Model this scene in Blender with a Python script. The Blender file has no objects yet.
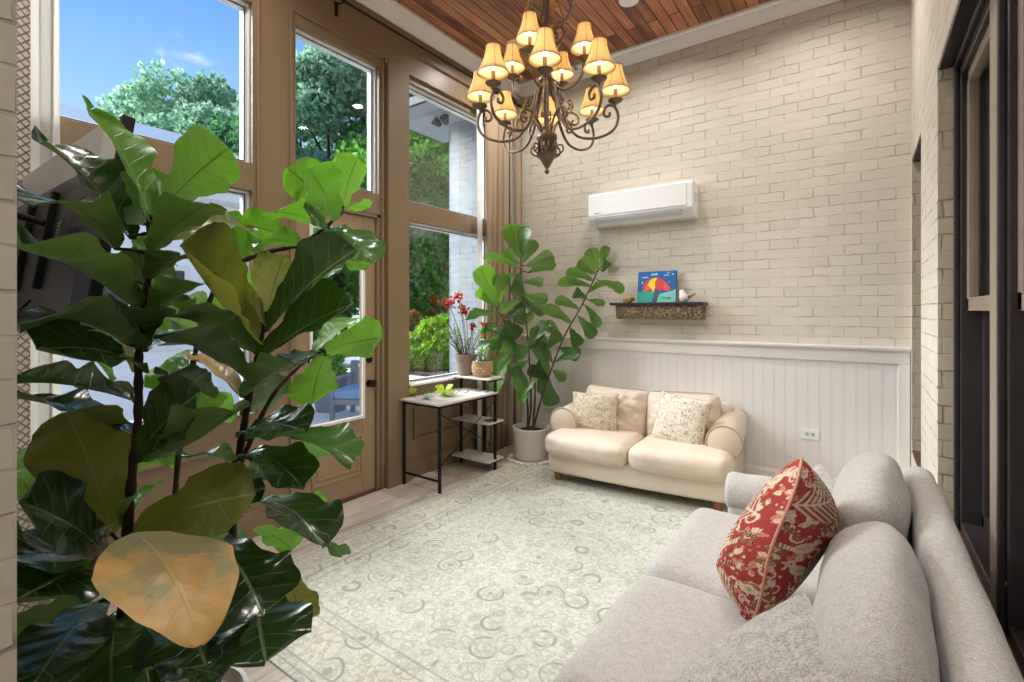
import bpy, bmesh, math, random
from mathutils import Vector, Matrix, noise
random.seed(7)
R = math.radians
scene = bpy.context.scene
COL = scene.collection
V = Vector

# ------------------------------------------------------------------ camera
H = 1.5
F = 490.0
YAW = R(35.6)
cam_d = bpy.data.cameras.new('camera')
cam = bpy.data.objects.new('camera', cam_d)
COL.objects.link(cam)
cam.location = (0, 0, H)
cam.rotation_euler = (R(90), 0, YAW)
cam_d.sensor_width = 36
cam_d.lens = F / 1024 * 36
cam_d.shift_y = -30 / 1024
cam_d.clip_start = 0.02
cam_d.clip_end = 300
scene.camera = cam
scene.view_settings.view_transform = 'Standard'
scene.view_settings.look = 'None'
scene.view_settings.gamma = 1
scene.view_settings.use_curve_mapping = False
scene.view_settings.exposure = 0.0

FW = V((-math.sin(YAW), math.cos(YAW), 0)); RT = V((math.cos(YAW), math.sin(YAW), 0))
def P(u, v, t):
    """world point seen at (u, v) of the photograph at depth 490*t metres"""
    return V((0, 0, H)) + (FW * F + RT * (u - 512) + V((0, 0, 311 - v))) * t

# ------------------------------------------------------------------ objects
ORG = {}
def root_of(o):
    while o.parent: o = o.parent
    return o
def tag(o, label=None, cat=None, group=None, kind=None):
    if label: o['label'] = label
    if cat: o['category'] = cat
    if group: o['group'] = group
    if kind: o['kind'] = kind
    return o
def thing(name, loc, label, cat, group=None, local=False):
    o = bpy.data.objects.new(name, None); COL.objects.link(o)
    o.empty_display_size = .1
    o.location = loc
    ORG[o] = V((0, 0, 0)) if local else V(loc)
    return tag(o, label, cat, group)
def copy_tree(o, parent=None):
    c = o.copy(); COL.objects.link(c)
    if parent: c.parent = parent
    for ch in list(o.children): copy_tree(ch, c)
    return c

class MB:
    def __init__(s):
        s.v = []; s.f = []; s.uv = {}; s.mi = []; s.cur = 0
    def add(s, vs, fs, uvs=None):
        o = len(s.v); s.v += [tuple(x) for x in vs]
        for f in fs:
            s.f.append(tuple(i + o for i in f)); s.mi.append(s.cur)
        if uvs:
            for i, u in enumerate(uvs): s.uv[o + i] = u
        return o
    def box(s, lo, hi, m=None):
        x0, y0, z0 = [min(a, b) for a, b in zip(lo, hi)]; x1, y1, z1 = [max(a, b) for a, b in zip(lo, hi)]
        vs = [V(p) for p in ((x0,y0,z0),(x1,y0,z0),(x1,y1,z0),(x0,y1,z0),(x0,y0,z1),(x1,y0,z1),(x1,y1,z1),(x0,y1,z1))]
        if m: vs = [m @ p for p in vs]
        s.add(vs, [(0,3,2,1),(4,5,6,7),(0,1,5,4),(1,2,6,5),(2,3,7,6),(3,0,4,7)])
    def quad(s, a, b, c, d): s.add([a, b, c, d], [(0, 1, 2, 3)])
    def prism(s, poly, a, b, axis='x'):
        """extrude a 2-D outline between a and b along an axis"""
        def mk(p, t):
            return {'x': (t, p[0], p[1]), 'y': (p[0], t, p[1]), 'z': (p[0], p[1], t)}[axis]
        n = len(poly)
        s.add([mk(p, a) for p in poly] + [mk(p, b) for p in poly],
              [tuple(range(n))[::-1], tuple(range(n, 2*n))] + [(i, (i+1) % n, n + (i+1) % n, n + i) for i in range(n)])
    def tube(s, pts, r, n=8, caps=True, closed=False):
        pts = [V(p) for p in pts]
        k = len(pts)
        rs = r if isinstance(r, (list, tuple)) else [r] * k
        ref = None; vs = []
        for i in range(k):
            if closed: d = pts[(i+1) % k] - pts[i-1]
            else: d = pts[min(i+1, k-1)] - pts[max(i-1, 0)]
            if d.length < 1e-9: d = V((0, 0, 1))
            d.normalize()
            if ref is None:
                ref = V((0, 0, 1)) if abs(d.z) < .9 else V((1, 0, 0))
            a = (ref - d * ref.dot(d)).normalized(); ref = a; b = d.cross(a)
            for j in range(n):
                w = 2 * math.pi * j / n
                vs.append(pts[i] + (a * math.cos(w) + b * math.sin(w)) * rs[i])
        fs = []
        for i in range(k if closed else k - 1):
            for j in range(n):
                i2 = (i + 1) % k
                fs.append((i*n + j, i*n + (j+1) % n, i2*n + (j+1) % n, i2*n + j))
        if caps and not closed:
            fs.append(tuple(range(n))[::-1]); fs.append(tuple((k-1)*n + j for j in range(n)))
        s.add(vs, fs)
    def lathe(s, prof, c=(0,0,0), n=24, m=None, mod=None):
        """prof: (r, z) from bottom to top"""
        c = V(c); vs = []
        for (r, z) in prof:
            for j in range(n):
                w = 2*math.pi*j/n
                rr = r * (mod(w) if mod else 1)
                p = V((rr*math.cos(w), rr*math.sin(w), z))
                vs.append((m @ p if m else p) + c)
        k = len(prof)
        fs = [(i*n+j, i*n+(j+1) % n, (i+1)*n+(j+1) % n, (i+1)*n+j) for i in range(k-1) for j in range(n)]
        if prof[0][0] > 1e-6: fs.append(tuple(range(n))[::-1])
        if prof[-1][0] > 1e-6: fs.append(tuple((k-1)*n+j for j in range(n)))
        s.add(vs, fs)
    def grid(s, fn, nu, nv, uv=False, flip=False):
        vs = [fn(i/nu, j/nv) for j in range(nv+1) for i in range(nu+1)]
        fs = []
        for j in range(nv):
            for i in range(nu):
                a = j*(nu+1)+i
                q = (a, a+1, a+nu+2, a+nu+1)
                fs.append(q[::-1] if flip else q)
        s.add(vs, fs, [(i/nu, j/nv) for j in range(nv+1) for i in range(nu+1)] if uv else None)
    def softbox(s, lo, hi, r, puff=(0,0,0), n=14, m=None, fn=None):
        """rounded cushion block; puff swells each pair of faces"""
        lo = V(lo); hi = V(hi); c = (lo+hi)/2; h = (hi-lo)/2
        r = min(r, *h)
        ax = []
        for k in range(3):
            t = []
            inner = h[k]-r
            q = 5
            for i in range(q): t.append(-h[k] + r*(1-math.cos(math.pi/2*i/q)))
            for i in range(n+1): t.append(-inner + 2*inner*i/n)
            for i in range(q-1, -1, -1): t.append(h[k] - r*(1-math.cos(math.pi/2*i/q)))
            ax.append(t)
        idx = {}; vs = []; fs = []
        def vert(p):
            key = (round(p[0], 5), round(p[1], 5), round(p[2], 5))
            if key in idx: return idx[key]
            p = V(p)
            q = V([max(-(h[k]-r), min(h[k]-r, p[k])) for k in range(3)])
            d = p-q
            w = q + d.normalized()*r if d.length > 1e-9 else p
            g = [1-(w[k]/h[k])**2 for k in range(3)]
            w = w + V((puff[0]*g[1]*g[2]*(w.x/h.x), puff[1]*g[0]*g[2]*(w.y/h.y), puff[2]*g[0]*g[1]*(w.z/h.z)))
            w = w + c
            if fn: w = fn(w)
            if m: w = m @ w
            vs.append(w); idx[key] = len(vs)-1
            return idx[key]
        for k in range(3):
            a, b = (k+1) % 3, (k+2) % 3
            for sg in (-1, 1):
                for i in range(len(ax[a])-1):
                    for j in range(len(ax[b])-1):
                        q = []
                        for (ii, jj) in ((i, j), (i+1, j), (i+1, j+1), (i, j+1)):
                            p = [0, 0, 0]; p[k] = sg*h[k]; p[a] = ax[a][ii]; p[b] = ax[b][jj]
                            q.append(vert(p))
                        if len(set(q)) == 4 and (sg == 1): fs.append(tuple(q))
                        elif len(set(q)) == 4: fs.append(tuple(q[::-1]))
        s.add(vs, fs)
    def build(s, name, mats, parent=None, smooth=False, bevel=0, subsurf=0, solid=0, auto=None):
        off = ORG.get(root_of(parent), V((0,0,0))) if parent else V((0,0,0))
        me = bpy.data.meshes.new(name)
        me.from_pydata([tuple(V(p)-off) for p in s.v], [], s.f)
        mats = mats if isinstance(mats, (list, tuple)) else [mats]
        for m in mats: me.materials.append(m)
        if len(mats) > 1:
            me.polygons.foreach_set('material_index', s.mi)
        if s.uv:
            l = me.uv_layers.new(name='UVMap')
            for lp in me.loops:
                l.data[lp.index].uv = s.uv.get(lp.vertex_index, (0, 0))
        if smooth: me.polygons.foreach_set('use_smooth', [True]*len(me.polygons))
        me.update()
        o = bpy.data.objects.new(name, me); COL.objects.link(o)
        if parent: o.parent = parent
        if auto:
            me.polygons.foreach_set('use_smooth', [True]*len(me.polygons))
            bm = bmesh.new(); bm.from_mesh(me)
            bmesh.ops.recalc_face_normals(bm, faces=bm.faces)
            for e in bm.edges:
                if len(e.link_faces) == 2 and e.calc_face_angle(0) > R(auto): e.smooth = False
            bm.to_mesh(me); bm.free()
        if solid:
            md = o.modifiers.new('thick', 'SOLIDIFY'); md.thickness = solid; md.offset = 0
        if bevel:
            md = o.modifiers.new('bevel', 'BEVEL'); md.width = bevel; md.segments = 2; md.limit_method = 'ANGLE'
        if subsurf:
            md = o.modifiers.new('sub', 'SUBSURF'); md.levels = subsurf; md.render_levels = subsurf
        return o
def bx(name, lo, hi, mat, parent=None, bevel=0):
    m = MB(); m.box(lo, hi); return m.build(name, mat, parent, bevel=bevel)
def struct(o): o['kind'] = 'structure'; return o
def nz(p, sc=1.0, seed=0):
    return noise.noise(V(p)*sc + V((seed*7.3, seed*3.1, seed*1.7)))

def spline(pts, n=8):
    """Catmull-Rom through points"""
    pts = [V(p) for p in pts]; out = []
    for i in range(len(pts)-1):
        p0 = pts[max(i-1, 0)]; p1 = pts[i]; p2 = pts[i+1]; p3 = pts[min(i+2, len(pts)-1)]
        for k in range(n):
            t = k/n
            out.append(.5*((2*p1)+(p2-p0)*t+(2*p0-5*p1+4*p2-p3)*t*t+(3*p1-p0-3*p2+p3)*t**3))
    out.append(pts[-1]); return out

# ------------------------------------------------------------------ materials
def srgb(r, g, b):
    f = lambda c: c/12.92 if c <= .04045 else ((c+.055)/1.055)**2.4
    return (f(r/255), f(g/255), f(b/255), 1)
class NB:
    def __init__(s, name):
        s.m = bpy.data.materials.new(name); s.m.use_nodes = True
        s.t = s.m.node_tree; s.t.nodes.clear()
        s.out = s.n('ShaderNodeOutputMaterial')
    def n(s, k, **kw):
        x = s.t.nodes.new(k)
        for a, b in kw.items(): setattr(x, a, b)
        return x
    def put(s, sock, val):
        if hasattr(val, 'is_linked') or isinstance(val, bpy.types.NodeSocket): s.t.links.new(val, sock)
        elif isinstance(val, (tuple, list)) and sock.type == 'RGBA' and len(val) == 3: sock.default_value = (*val, 1)
        elif val is not None: sock.default_value = val
    def math(s, op, a, b=None, c=None):
        x = s.n('ShaderNodeMath', operation=op)
        for i, q in enumerate((a, b, c)):
            if q is not None: s.put(x.inputs[i], q)
        return x.outputs[0]
    def vmath(s, op, a, b=None):
        x = s.n('ShaderNodeVectorMath', operation=op)
        s.put(x.inputs[0], a)
        if b is not None: s.put(x.inputs[1], b)
        return x.outputs[0] if op not in ('LENGTH', 'DISTANCE', 'DOT_PRODUCT') else x.outputs[1]
    def mix(s, f, a, b, mode='MIX'):
        x = s.n('ShaderNodeMix', data_type='RGBA', blend_type=mode)
        s.put(x.inputs[0], f); s.put(x.inputs[6], a); s.put(x.inputs[7], b)
        return x.outputs[2]
    def ramp(s, f, stops, interp='LINEAR'):
        x = s.n('ShaderNodeValToRGB'); x.color_ramp.interpolation = interp
        e = x.color_ramp.elements
        while len(e) < len(stops): e.new(.5)
        for i, (p, c) in enumerate(stops):
            e[i].position = p
            e[i].color = c if isinstance(c, tuple) and len(c) == 4 else ((*c, 1) if isinstance(c, tuple) else (c, c, c, 1))
        s.put(x.inputs[0], f); return x.outputs[0]
    def step(s, x, a, b):
        q = s.n('ShaderNodeMapRange', interpolation_type='SMOOTHSTEP')
        s.put(q.inputs[0], x); q.inputs[1].default_value = a; q.inputs[2].default_value = b
        return q.outputs[0]
    def obj(s): return s.n('ShaderNodeTexCoord').outputs['Object']
    def pos(s): return s.n('ShaderNodeNewGeometry').outputs['Position']
    def uv(s): return s.n('ShaderNodeTexCoord').outputs['UV']
    def sep(s, v):
        x = s.n('ShaderNodeSeparateXYZ'); s.put(x.inputs[0], v); return x.outputs
    def comb(s, a, b, c):
        x = s.n('ShaderNodeCombineXYZ')
        for i, q in enumerate((a, b, c)): s.put(x.inputs[i], q)
        return x.outputs[0]
    def noise(s, v, scale, detail=3, rough=.5, out=0):
        x = s.n('ShaderNodeTexNoise'); s.put(x.inputs['Vector'], v)
        x.inputs['Scale'].default_value = scale; x.inputs['Detail'].default_value = detail; x.inputs['Roughness'].default_value = rough
        return x.outputs[out]
    def voro(s, v, scale, feature='F1', rnd=1.0):
        x = s.n('ShaderNodeTexVoronoi', feature=feature); s.put(x.inputs['Vector'], v)
        x.inputs['Scale'].default_value = scale; x.inputs['Randomness'].default_value = rnd
        return x
    def bump(s, h, st=.3, d=.01, nrm=None):
        x = s.n('ShaderNodeBump'); x.inputs['Strength'].default_value = st; x.inputs['Distance'].default_value = d
        s.put(x.inputs['Height'], h)
        if nrm: s.put(x.inputs['Normal'], nrm)
        return x.outputs[0]
    def bsdf(s, col, rough=.5, metal=0, spec=.5, nrm=None, **kw):
        x = s.n('ShaderNodeBsdfPrincipled')
        s.put(x.inputs['Base Color'], col); s.put(x.inputs['Roughness'], rough); s.put(x.inputs['Metallic'], metal)
        s.put(x.inputs['Specular IOR Level'], spec)
        if nrm: s.put(x.inputs['Normal'], nrm)
        for k, v in kw.items(): s.put(x.inputs[k], v)
        return x.outputs[0]
    def done(s, sh):
        s.t.links.new(sh, s.out.inputs[0]); return s.m
    def mixsh(s, f, a, b):
        x = s.n('ShaderNodeMixShader'); s.put(x.inputs[0], f); s.put(x.inputs[1], a); s.put(x.inputs[2], b); return x.outputs[0]
def plain(name, col, rough=.5, metal=0, spec=.5, nscale=0, namt=.15, bump=0, bscale=60):
    b = NB(name); c = col
    v = b.obj()
    if nscale:
        k = b.noise(v, nscale, 4)
        c = b.mix(k, tuple(x*(1-namt) for x in col[:3]), tuple(min(1, x*(1+namt)) for x in col[:3]))
    nr = b.bump(b.noise(v, bscale, 4), bump, .004) if bump else None
    return b.done(b.bsdf(c, rough, metal, spec, nr))
MAT = {}
def brick_mat(name, axes, c1, c2, mortar, bw=.213, bh=.0813, bumps=.9, rough=.55):
    b = NB(name); p = b.sep(b.pos())
    vec = b.comb(p[axes[0]], p[axes[1]], 0)
    warp = b.n('ShaderNodeVectorMath', operation='MULTIPLY_ADD')
    b.put(warp.inputs[0], b.noise(b.pos(), 9, 2, out=1)); warp.inputs[1].default_value = (.02, .018, 0); b.put(warp.inputs[2], vec)
    t = b.n('ShaderNodeTexBrick'); b.put(t.inputs['Vector'], warp.outputs[0])
    t.inputs['Scale'].default_value = 1; t.inputs['Mortar Size'].default_value = .0055; t.inputs['Mortar Smooth'].default_value = .6
    t.inputs['Brick Width'].default_value = bw; t.inputs['Row Height'].default_value = bh; t.inputs['Bias'].default_value = 0
    t.inputs['Color1'].default_value = c1; t.inputs['Color2'].default_value = c2; t.inputs['Mortar'].default_value = mortar
    big = b.noise(b.pos(), 2.2, 3)
    fine = b.noise(b.pos(), 45, 4)
    # joints were painted over unevenly: some stay open, many are filled
    openj = b.step(b.noise(b.pos(), 7, 2), .42, .62)
    mor = b.math('MULTIPLY', t.outputs['Fac'], b.math('MULTIPLY_ADD', openj, .7, .15))
    col = b.mix(t.outputs['Fac'], t.outputs['Color'], c1)
    col = b.mix(mor, col, mortar)
    col = b.mix(b.math('MULTIPLY', big, .25), col, tuple(x*.8 for x in c1[:3]))
    brk = b.n('ShaderNodeTexBrick')
    h = b.math('ADD', b.math('MULTIPLY', mor, -1.0), b.math('ADD', b.math('MULTIPLY', fine, .16), b.math('MULTIPLY', b.noise(b.pos(), 14, 2), .45)))
    return b.done(b.bsdf(col, rough, 0, .35, b.bump(h, bumps, .008)))
MAT['brick_back'] = brick_mat('painted_brick_cream', (0, 2), srgb(222,213,198), srgb(214,205,189), srgb(190,180,163))
MAT['brick_right'] = brick_mat('painted_brick_cream_side', (1, 2), srgb(224,215,200), srgb(214,205,188), srgb(160,150,134))
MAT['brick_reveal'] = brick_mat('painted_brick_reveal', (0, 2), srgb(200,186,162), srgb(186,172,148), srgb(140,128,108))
MAT['brick_out'] = brick_mat('painted_brick_white_shaded', (0, 2), srgb(178,184,190), srgb(164,172,178), srgb(112,120,128), bumps=.8)  # white paint greyed down, its shade put into the colour
MAT['taupe'] = plain('taupe_painted_wood', srgb(136,114,88), .38, 0, .4, 3, .05, .05, 30)
MAT['door_paint'] = plain('beige_painted_door', srgb(158,134,104), .35, 0, .4, 3, .05, .04, 30)
MAT['white_trim'] = plain('white_painted_trim', srgb(236,233,230), .4, 0, .4, 5, .02)
MAT['vinyl'] = plain('white_window_vinyl', srgb(226,226,226), .35)
MAT['gasket'] = plain('dark_window_gasket', srgb(64,64,62), .5)
MAT['black_metal'] = plain('black_steel', srgb(30,29,30), .45, .6, .5, 20, .2)
MAT['bronze'] = plain('dark_bronze', srgb(52,40,34), .32, .85, .5, 20, .2)
MAT['brass'] = plain('aged_brass', srgb(196,160,100), .3, .9)

def beadboard():
    b = NB('white_beadboard'); p = b.sep(b.pos())
    k = b.math('FRACT', b.math('DIVIDE', p[0], .082))
    d = b.math('ABSOLUTE', b.math('SUBTRACT', k, .5))
    groove = b.step(d, .06, .015)
    d2 = b.math('ABSOLUTE', b.math('SUBTRACT', k, .63)); g2 = b.step(d2, .05, .01)
    g = b.math('MAXIMUM', groove, b.math('MULTIPLY', g2, .6))
    col = b.mix(b.math('MULTIPLY', g, .16), srgb(233,230,228), srgb(170,168,166))
    return b.done(b.bsdf(col, .42, 0, .4, b.bump(b.math('MULTIPLY', g, -1), .4, .004)))
MAT['bead'] = beadboard()

def planks(name, along, cols, width, gap, rough, length=2.4, gapcol=(.02,.012,.008), seed=0, gl=.5):
    """planks running along an axis (0 = x, 1 = y)"""
    b = NB(name); p = b.sep(b.pos())
    a, c = p[along], p[1-along]
    vec = b.comb(b.math('ADD', a, 50+seed), b.math('ADD', c, 50), 0)
    t = b.n('ShaderNodeTexBrick'); b.put(t.inputs['Vector'], vec)
    t.inputs['Scale'].default_value = 1; t.inputs['Mortar Size'].default_value = gap; t.inputs['Mortar Smooth'].default_value = .3
    t.inputs['Brick Width'].default_value = length; t.inputs['Row Height'].default_value = width; t.inputs['Bias'].default_value = 0
    t.offset = .37; t.offset_frequency = 2
    t.inputs['Color1'].default_value = (0,0,0,1); t.inputs['Color2'].default_value = (1,1,1,1); t.inputs['Mortar'].default_value = (.5,.5,.5,1)
    tone = b.sep(t.outputs['Color'])[0]
    gv = b.comb(b.math('MULTIPLY', a, 1.6), b.math('MULTIPLY', c, 26), b.math('MULTIPLY', tone, 9))
    grain = b.noise(gv, 1.6, 6, .62)
    knots = b.noise(b.comb(b.math('MULTIPLY', a, 1.0), b.math('MULTIPLY', c, 4), b.math('MULTIPLY', tone, 5)), 1.7, 3)
    f = b.math('ADD', b.math('MULTIPLY', grain, .6), b.math('ADD', b.math('MULTIPLY', tone, .32), b.math('MULTIPLY', b.math('SUBTRACT', knots, .5), .7)))
    n = len(cols)
    col = b.ramp(f, [(.18 + .62*i/(n-1), c_) for i, c_ in enumerate(cols)])
    col = b.mix(t.outputs['Fac'], col, (*gapcol, 1))
    hh = b.math('ADD', b.math('MULTIPLY', t.outputs['Fac'], -1), b.math('MULTIPLY', grain, .12))
    return b.done(b.bsdf(col, b.math('MULTIPLY_ADD', grain, .15, rough), 0, gl, b.bump(hh, .5, .004)))
MAT['ceiling'] = planks('stained_plank_ceiling', 1, [srgb(96,58,40), srgb(150,96,64), srgb(190,128,88), srgb(212,156,112)], .098, .0055, .34)
MAT['floor'] = planks('limed_plank_floor', 1, [srgb(152,136,122), srgb(186,172,160), srgb(210,201,192), srgb(226,220,214)], .15, .0016, .3, 1.3, (.16,.12,.09))
MAT['sill_wood'] = planks('brown_sill_wood', 1, [srgb(58,36,28), srgb(84,54,40), srgb(110,74,54)], .3, .001, .25, 3)
MAT['shelf_wood'] = planks('grey_oak_board', 1, [srgb(190,182,174), srgb(216,210,204), srgb(232,228,224)], .4, .001, .4, 3)
MAT['dark_wood'] = plain('espresso_wood', srgb(54,47,48), .33, 0, .5, 12, .25)
MAT['tan_wood'] = plain('tan_grey_wood', srgb(150,132,118), .4, 0, .5, 12, .15)

def glass(name, tint=(1,1,1,1), refl=.06):
    b = NB(name)
    tr = b.n('ShaderNodeBsdfTransparent'); tr.inputs[0].default_value = tint
    gl = b.n('ShaderNodeBsdfGlossy'); gl.inputs['Roughness'].default_value = .02
    lw = b.n('ShaderNodeFresnel'); lw.inputs[0].default_value = 1.45
    return b.done(b.mixsh(b.math('MULTIPLY', lw.outputs[0], .2), tr.outputs[0], gl.outputs[0]))
MAT['glass'] = glass('window_glass', (.97,.985,.98,1))

# fabric
def weave(name, c1, c2, scale=260, rough=.9, bmp=.35, patch=.12):
    b = NB(name); v = b.obj()
    p = b.sep(v)
    n1 = b.noise(v, scale, 2, .7); n2 = b.noise(v, scale*.23, 3, .6); n3 = b.noise(v, 5, 3)
    f = b.math('ADD', b.math('MULTIPLY', n1, .7), b.math('MULTIPLY', n2, .3))
    col = b.ramp(f, [(.32, c1), (.62, c2)])
    col = b.mix(b.math('MULTIPLY', n3, patch), col, c1)
    h = b.math('ADD', n1, b.math('MULTIPLY', b.noise(v, 9, 3), 1.6))
    return b.done(b.bsdf(col, rough, 0, .2, b.bump(h, bmp, .004), **{'Sheen Weight': .25}))
MAT['sofa'] = weave('grey_chenille', srgb(154,147,140), srgb(204,199,192))
MAT['sofa_seat'] = weave('grey_chenille_seat', srgb(158,151,145), srgb(198,192,187), 190, .9, .25)
MAT['throw_grey'] = weave('grey_nubby_fabric', srgb(128,121,115), srgb(198,192,186), 130, .95, .6)
def leather():
    b = NB('cream_leather'); v = b.obj()
    n = b.noise(v, 4, 3); f = b.noise(v, 220, 2)
    col = b.mix(n, srgb(214,195,175), srgb(229,213,196))
    h = b.math('ADD', b.math('MULTIPLY', f, .25), b.noise(v, 11, 3))
    return b.done(b.bsdf(col, .42, 0, .45, b.bump(h, .3, .005)))
MAT['leather'] = leather()
MAT['leather_seam'] = plain('leather_piping', srgb(186,162,136), .5)
MAT['turned_wood'] = plain('honey_wood', srgb(150,90,50), .35, 0, .5, 25, .2)

def floral(name, base, ink, ink2):
    """scrolling stems with ringed blossoms on cloth (uses UV)"""
    b = NB(name); uv = b.uv()
    w = b.n('ShaderNodeVectorMath', operation='MULTIPLY_ADD')
    b.put(w.inputs[0], b.noise(uv, 6, 2, out=1)); w.inputs[1].default_value = (.07,.07,0); b.put(w.inputs[2], uv)
    vv = w.outputs[0]
    v1 = b.voro(vv, 6.2)
    d = v1.outputs['Distance']
    ring = b.math('MULTIPLY', b.step(b.math('ABSOLUTE', b.math('SUBTRACT', d, .27)), .055, .02), 1)
    dot = b.step(d, .1, .07)
    ed = b.voro(vv, 6.2, 'DISTANCE_TO_EDGE').outputs['Distance']
    v2 = b.voro(vv, 17); petal = b.step(v2.outputs['Distance'], .36, .28)
    ringz = b.math('MULTIPLY', petal, b.math('MULTIPLY', b.step(d, .46, .4), b.step(d, .2, .26)))
    stem = b.step(b.math('ABSOLUTE', b.math('SUBTRACT', b.noise(uv, 7, 1), .5)), .022, .008)
    leaf = b.math('MULTIPLY', b.step(b.voro(vv, 23).outputs['Distance'], .3, .2), b.step(ed, .16, .08))
    f = b.math('MAXIMUM', b.math('MAXIMUM', b.math('MULTIPLY', ringz, .8), dot), b.math('MAXIMUM', b.math('MULTIPLY', stem, .8), b.math('MULTIPLY', leaf, .85)))
    f = b.math('MAXIMUM', f, b.math('MULTIPLY', ring, .5))
    p = b.sep(uv)
    col = b.mix(b.math('MULTIPLY', f, .8), base, b.mix(b.noise(uv, 8, 1), ink, ink2))
    return b.done(b.bsdf(col, .85, 0, .2, b.bump(b.noise(uv, 140, 2), .15, .003)))
MAT['floral_small'] = floral('cream_cloth_grey_flowers', srgb(222,206,184), srgb(116,106,94), srgb(140,130,112))
MAT['floral_large'] = floral('cream_cloth_green_flowers', srgb(226,214,196), srgb(104,102,90), srgb(136,134,114))

def print_cloth(attr):
    b = NB('red_bird_print_cloth' if attr else 'red_cloth')
    if attr:
        at_ = b.n('ShaderNodeAttribute'); at_.attribute_name = 'print'; col = at_.outputs['Color']
    else:
        d = b.voro(b.obj(), 70).outputs['Distance']
        col = b.mix(b.step(d, .42, .3), srgb(160,52,48), srgb(216,180,150))
    n = b.noise(b.obj(), 400, 2)
    return b.done(b.bsdf(b.mix(b.math('MULTIPLY', n, .18), col, srgb(110,40,38)), .85, 0, .2, b.bump(n, .2, .003)))
MAT['print'] = print_cloth(True); MAT['red'] = print_cloth(False)
MAT['red_piping'] = plain('pink_cord', srgb(206,150,128), .8, 0, .2, 200, .2)

def rug():
    b = NB('faded_oriental_rug'); v = b.pos(); p = b.sep(v)
    w = b.n('ShaderNodeVectorMath', operation='MULTIPLY_ADD')
    b.put(w.inputs[0], b.noise(v, 5, 2, out=1)); w.inputs[1].default_value = (.05,.05,0); b.put(w.inputs[2], v)
    vv = w.outputs[0]
    def rings(sc, rnd, r0, wd):
        q = b.voro(vv, sc, 'F1', rnd); d = q.outputs['Distance']
        return d, b.step(b.math('ABSOLUTE', b.math('SUBTRACT', d, r0)), wd, wd*.35), b.sep(q.outputs['Color'])
    d1, r1, c1 = rings(4.9, .6, .34, .05)
    d1b, r1b, _ = rings(4.9, .6, .2, .04)
    crescent = b.step(b.noise(v, 6.5, 1), .46, .56)
    core = b.math('MULTIPLY', b.step(d1, .13, .08), .75)
    d2, r2, c2 = rings(12, .9, .33, .09)
    rose = b.math('MULTIPLY', b.step(d2, .28, .2), b.step(c2[0], .72, .78))
    d3, r3, c3 = rings(27, 1, .35, .14)
    vine = b.step(b.math('ABSOLUTE', b.math('SUBTRACT', b.noise(v, 14, 2), .5)), .03, .01)
    vine2 = b.step(b.math('ABSOLUTE', b.math('SUBTRACT', b.noise(v, 27, 2), .48)), .04, .012)
    f = b.math('MULTIPLY', r1, b.math('MULTIPLY_ADD', crescent, .6, .22))
    f = b.math('MAXIMUM', f, core)
    f = b.math('MAXIMUM', f, b.math('MULTIPLY', r1b, .4))
    f = b.math('MAXIMUM', f, b.math('MULTIPLY', r2, .5))
    f = b.math('MAXIMUM', f, b.math('MULTIPLY', b.math('MULTIPLY', rose, b.step(b.noise(v, 60, 2), .42, .55)), .6))
    f = b.math('MAXIMUM', f, b.math('MULTIPLY', vine, .5))
    f = b.math('MAXIMUM', f, b.math('MULTIPLY', vine2, .32))
    f = b.math('MAXIMUM', f, b.math('MULTIPLY', r3, .22))
    # borders: distance from the edge
    ex = b.math('MINIMUM', b.math('SUBTRACT', p[0], RUG[0]), b.math('SUBTRACT', RUG[1], p[0]))
    ey = b.math('MINIMUM', b.math('SUBTRACT', p[1], RUG[2]), b.math('SUBTRACT', RUG[3], p[1]))
    e = b.math('MINIMUM', ex, ey)
    lines = None
    for dd in (.035, .075, .29, .35):
        l = b.step(b.math('ABSOLUTE', b.math('SUBTRACT', e, dd)), .008, .003)
        lines = l if lines is None else b.math('MAXIMUM', lines, l)
    tint = b.mix(b.noise(v, 2.2, 3), srgb(204,203,190), srgb(190,191,179))
    tint = b.mix(b.math('MULTIPLY', b.step(c2[1], .55, .9), b.math('MULTIPLY', b.step(d2, .4, .2), .5)), tint, srgb(206,194,164))
    band = b.math('MULTIPLY', b.step(e, .075, .08), b.step(e, .29, .285))
    tint = b.mix(b.math('MULTIPLY', band, .35), tint, srgb(206,196,172))
    ink = b.mix(b.noise(v, 3, 2), srgb(96,100,92), srgb(120,116,100))
    col = b.mix(b.math('MULTIPLY', f, .85), tint, ink)
    col = b.mix(b.math('MULTIPLY', lines, .55), col, srgb(128,122,108))
    wear = b.noise(v, 60, 3, .7)
    speck = b.step(b.noise(v, 38, 3, .6), .50, .62)
    col = b.mix(b.math('MULTIPLY', speck, .28), col, srgb(142,144,132))
    col = b.mix(b.math('MULTIPLY', wear, .2), col, srgb(226,223,212))
    return b.done(b.bsdf(col, .95, 0, .1, b.bump(b.noise(v, 220, 2), .3, .003)))
RUG = (-2.82, -.36, 1.10, 4.12)
MAT['rug'] = rug()

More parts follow.
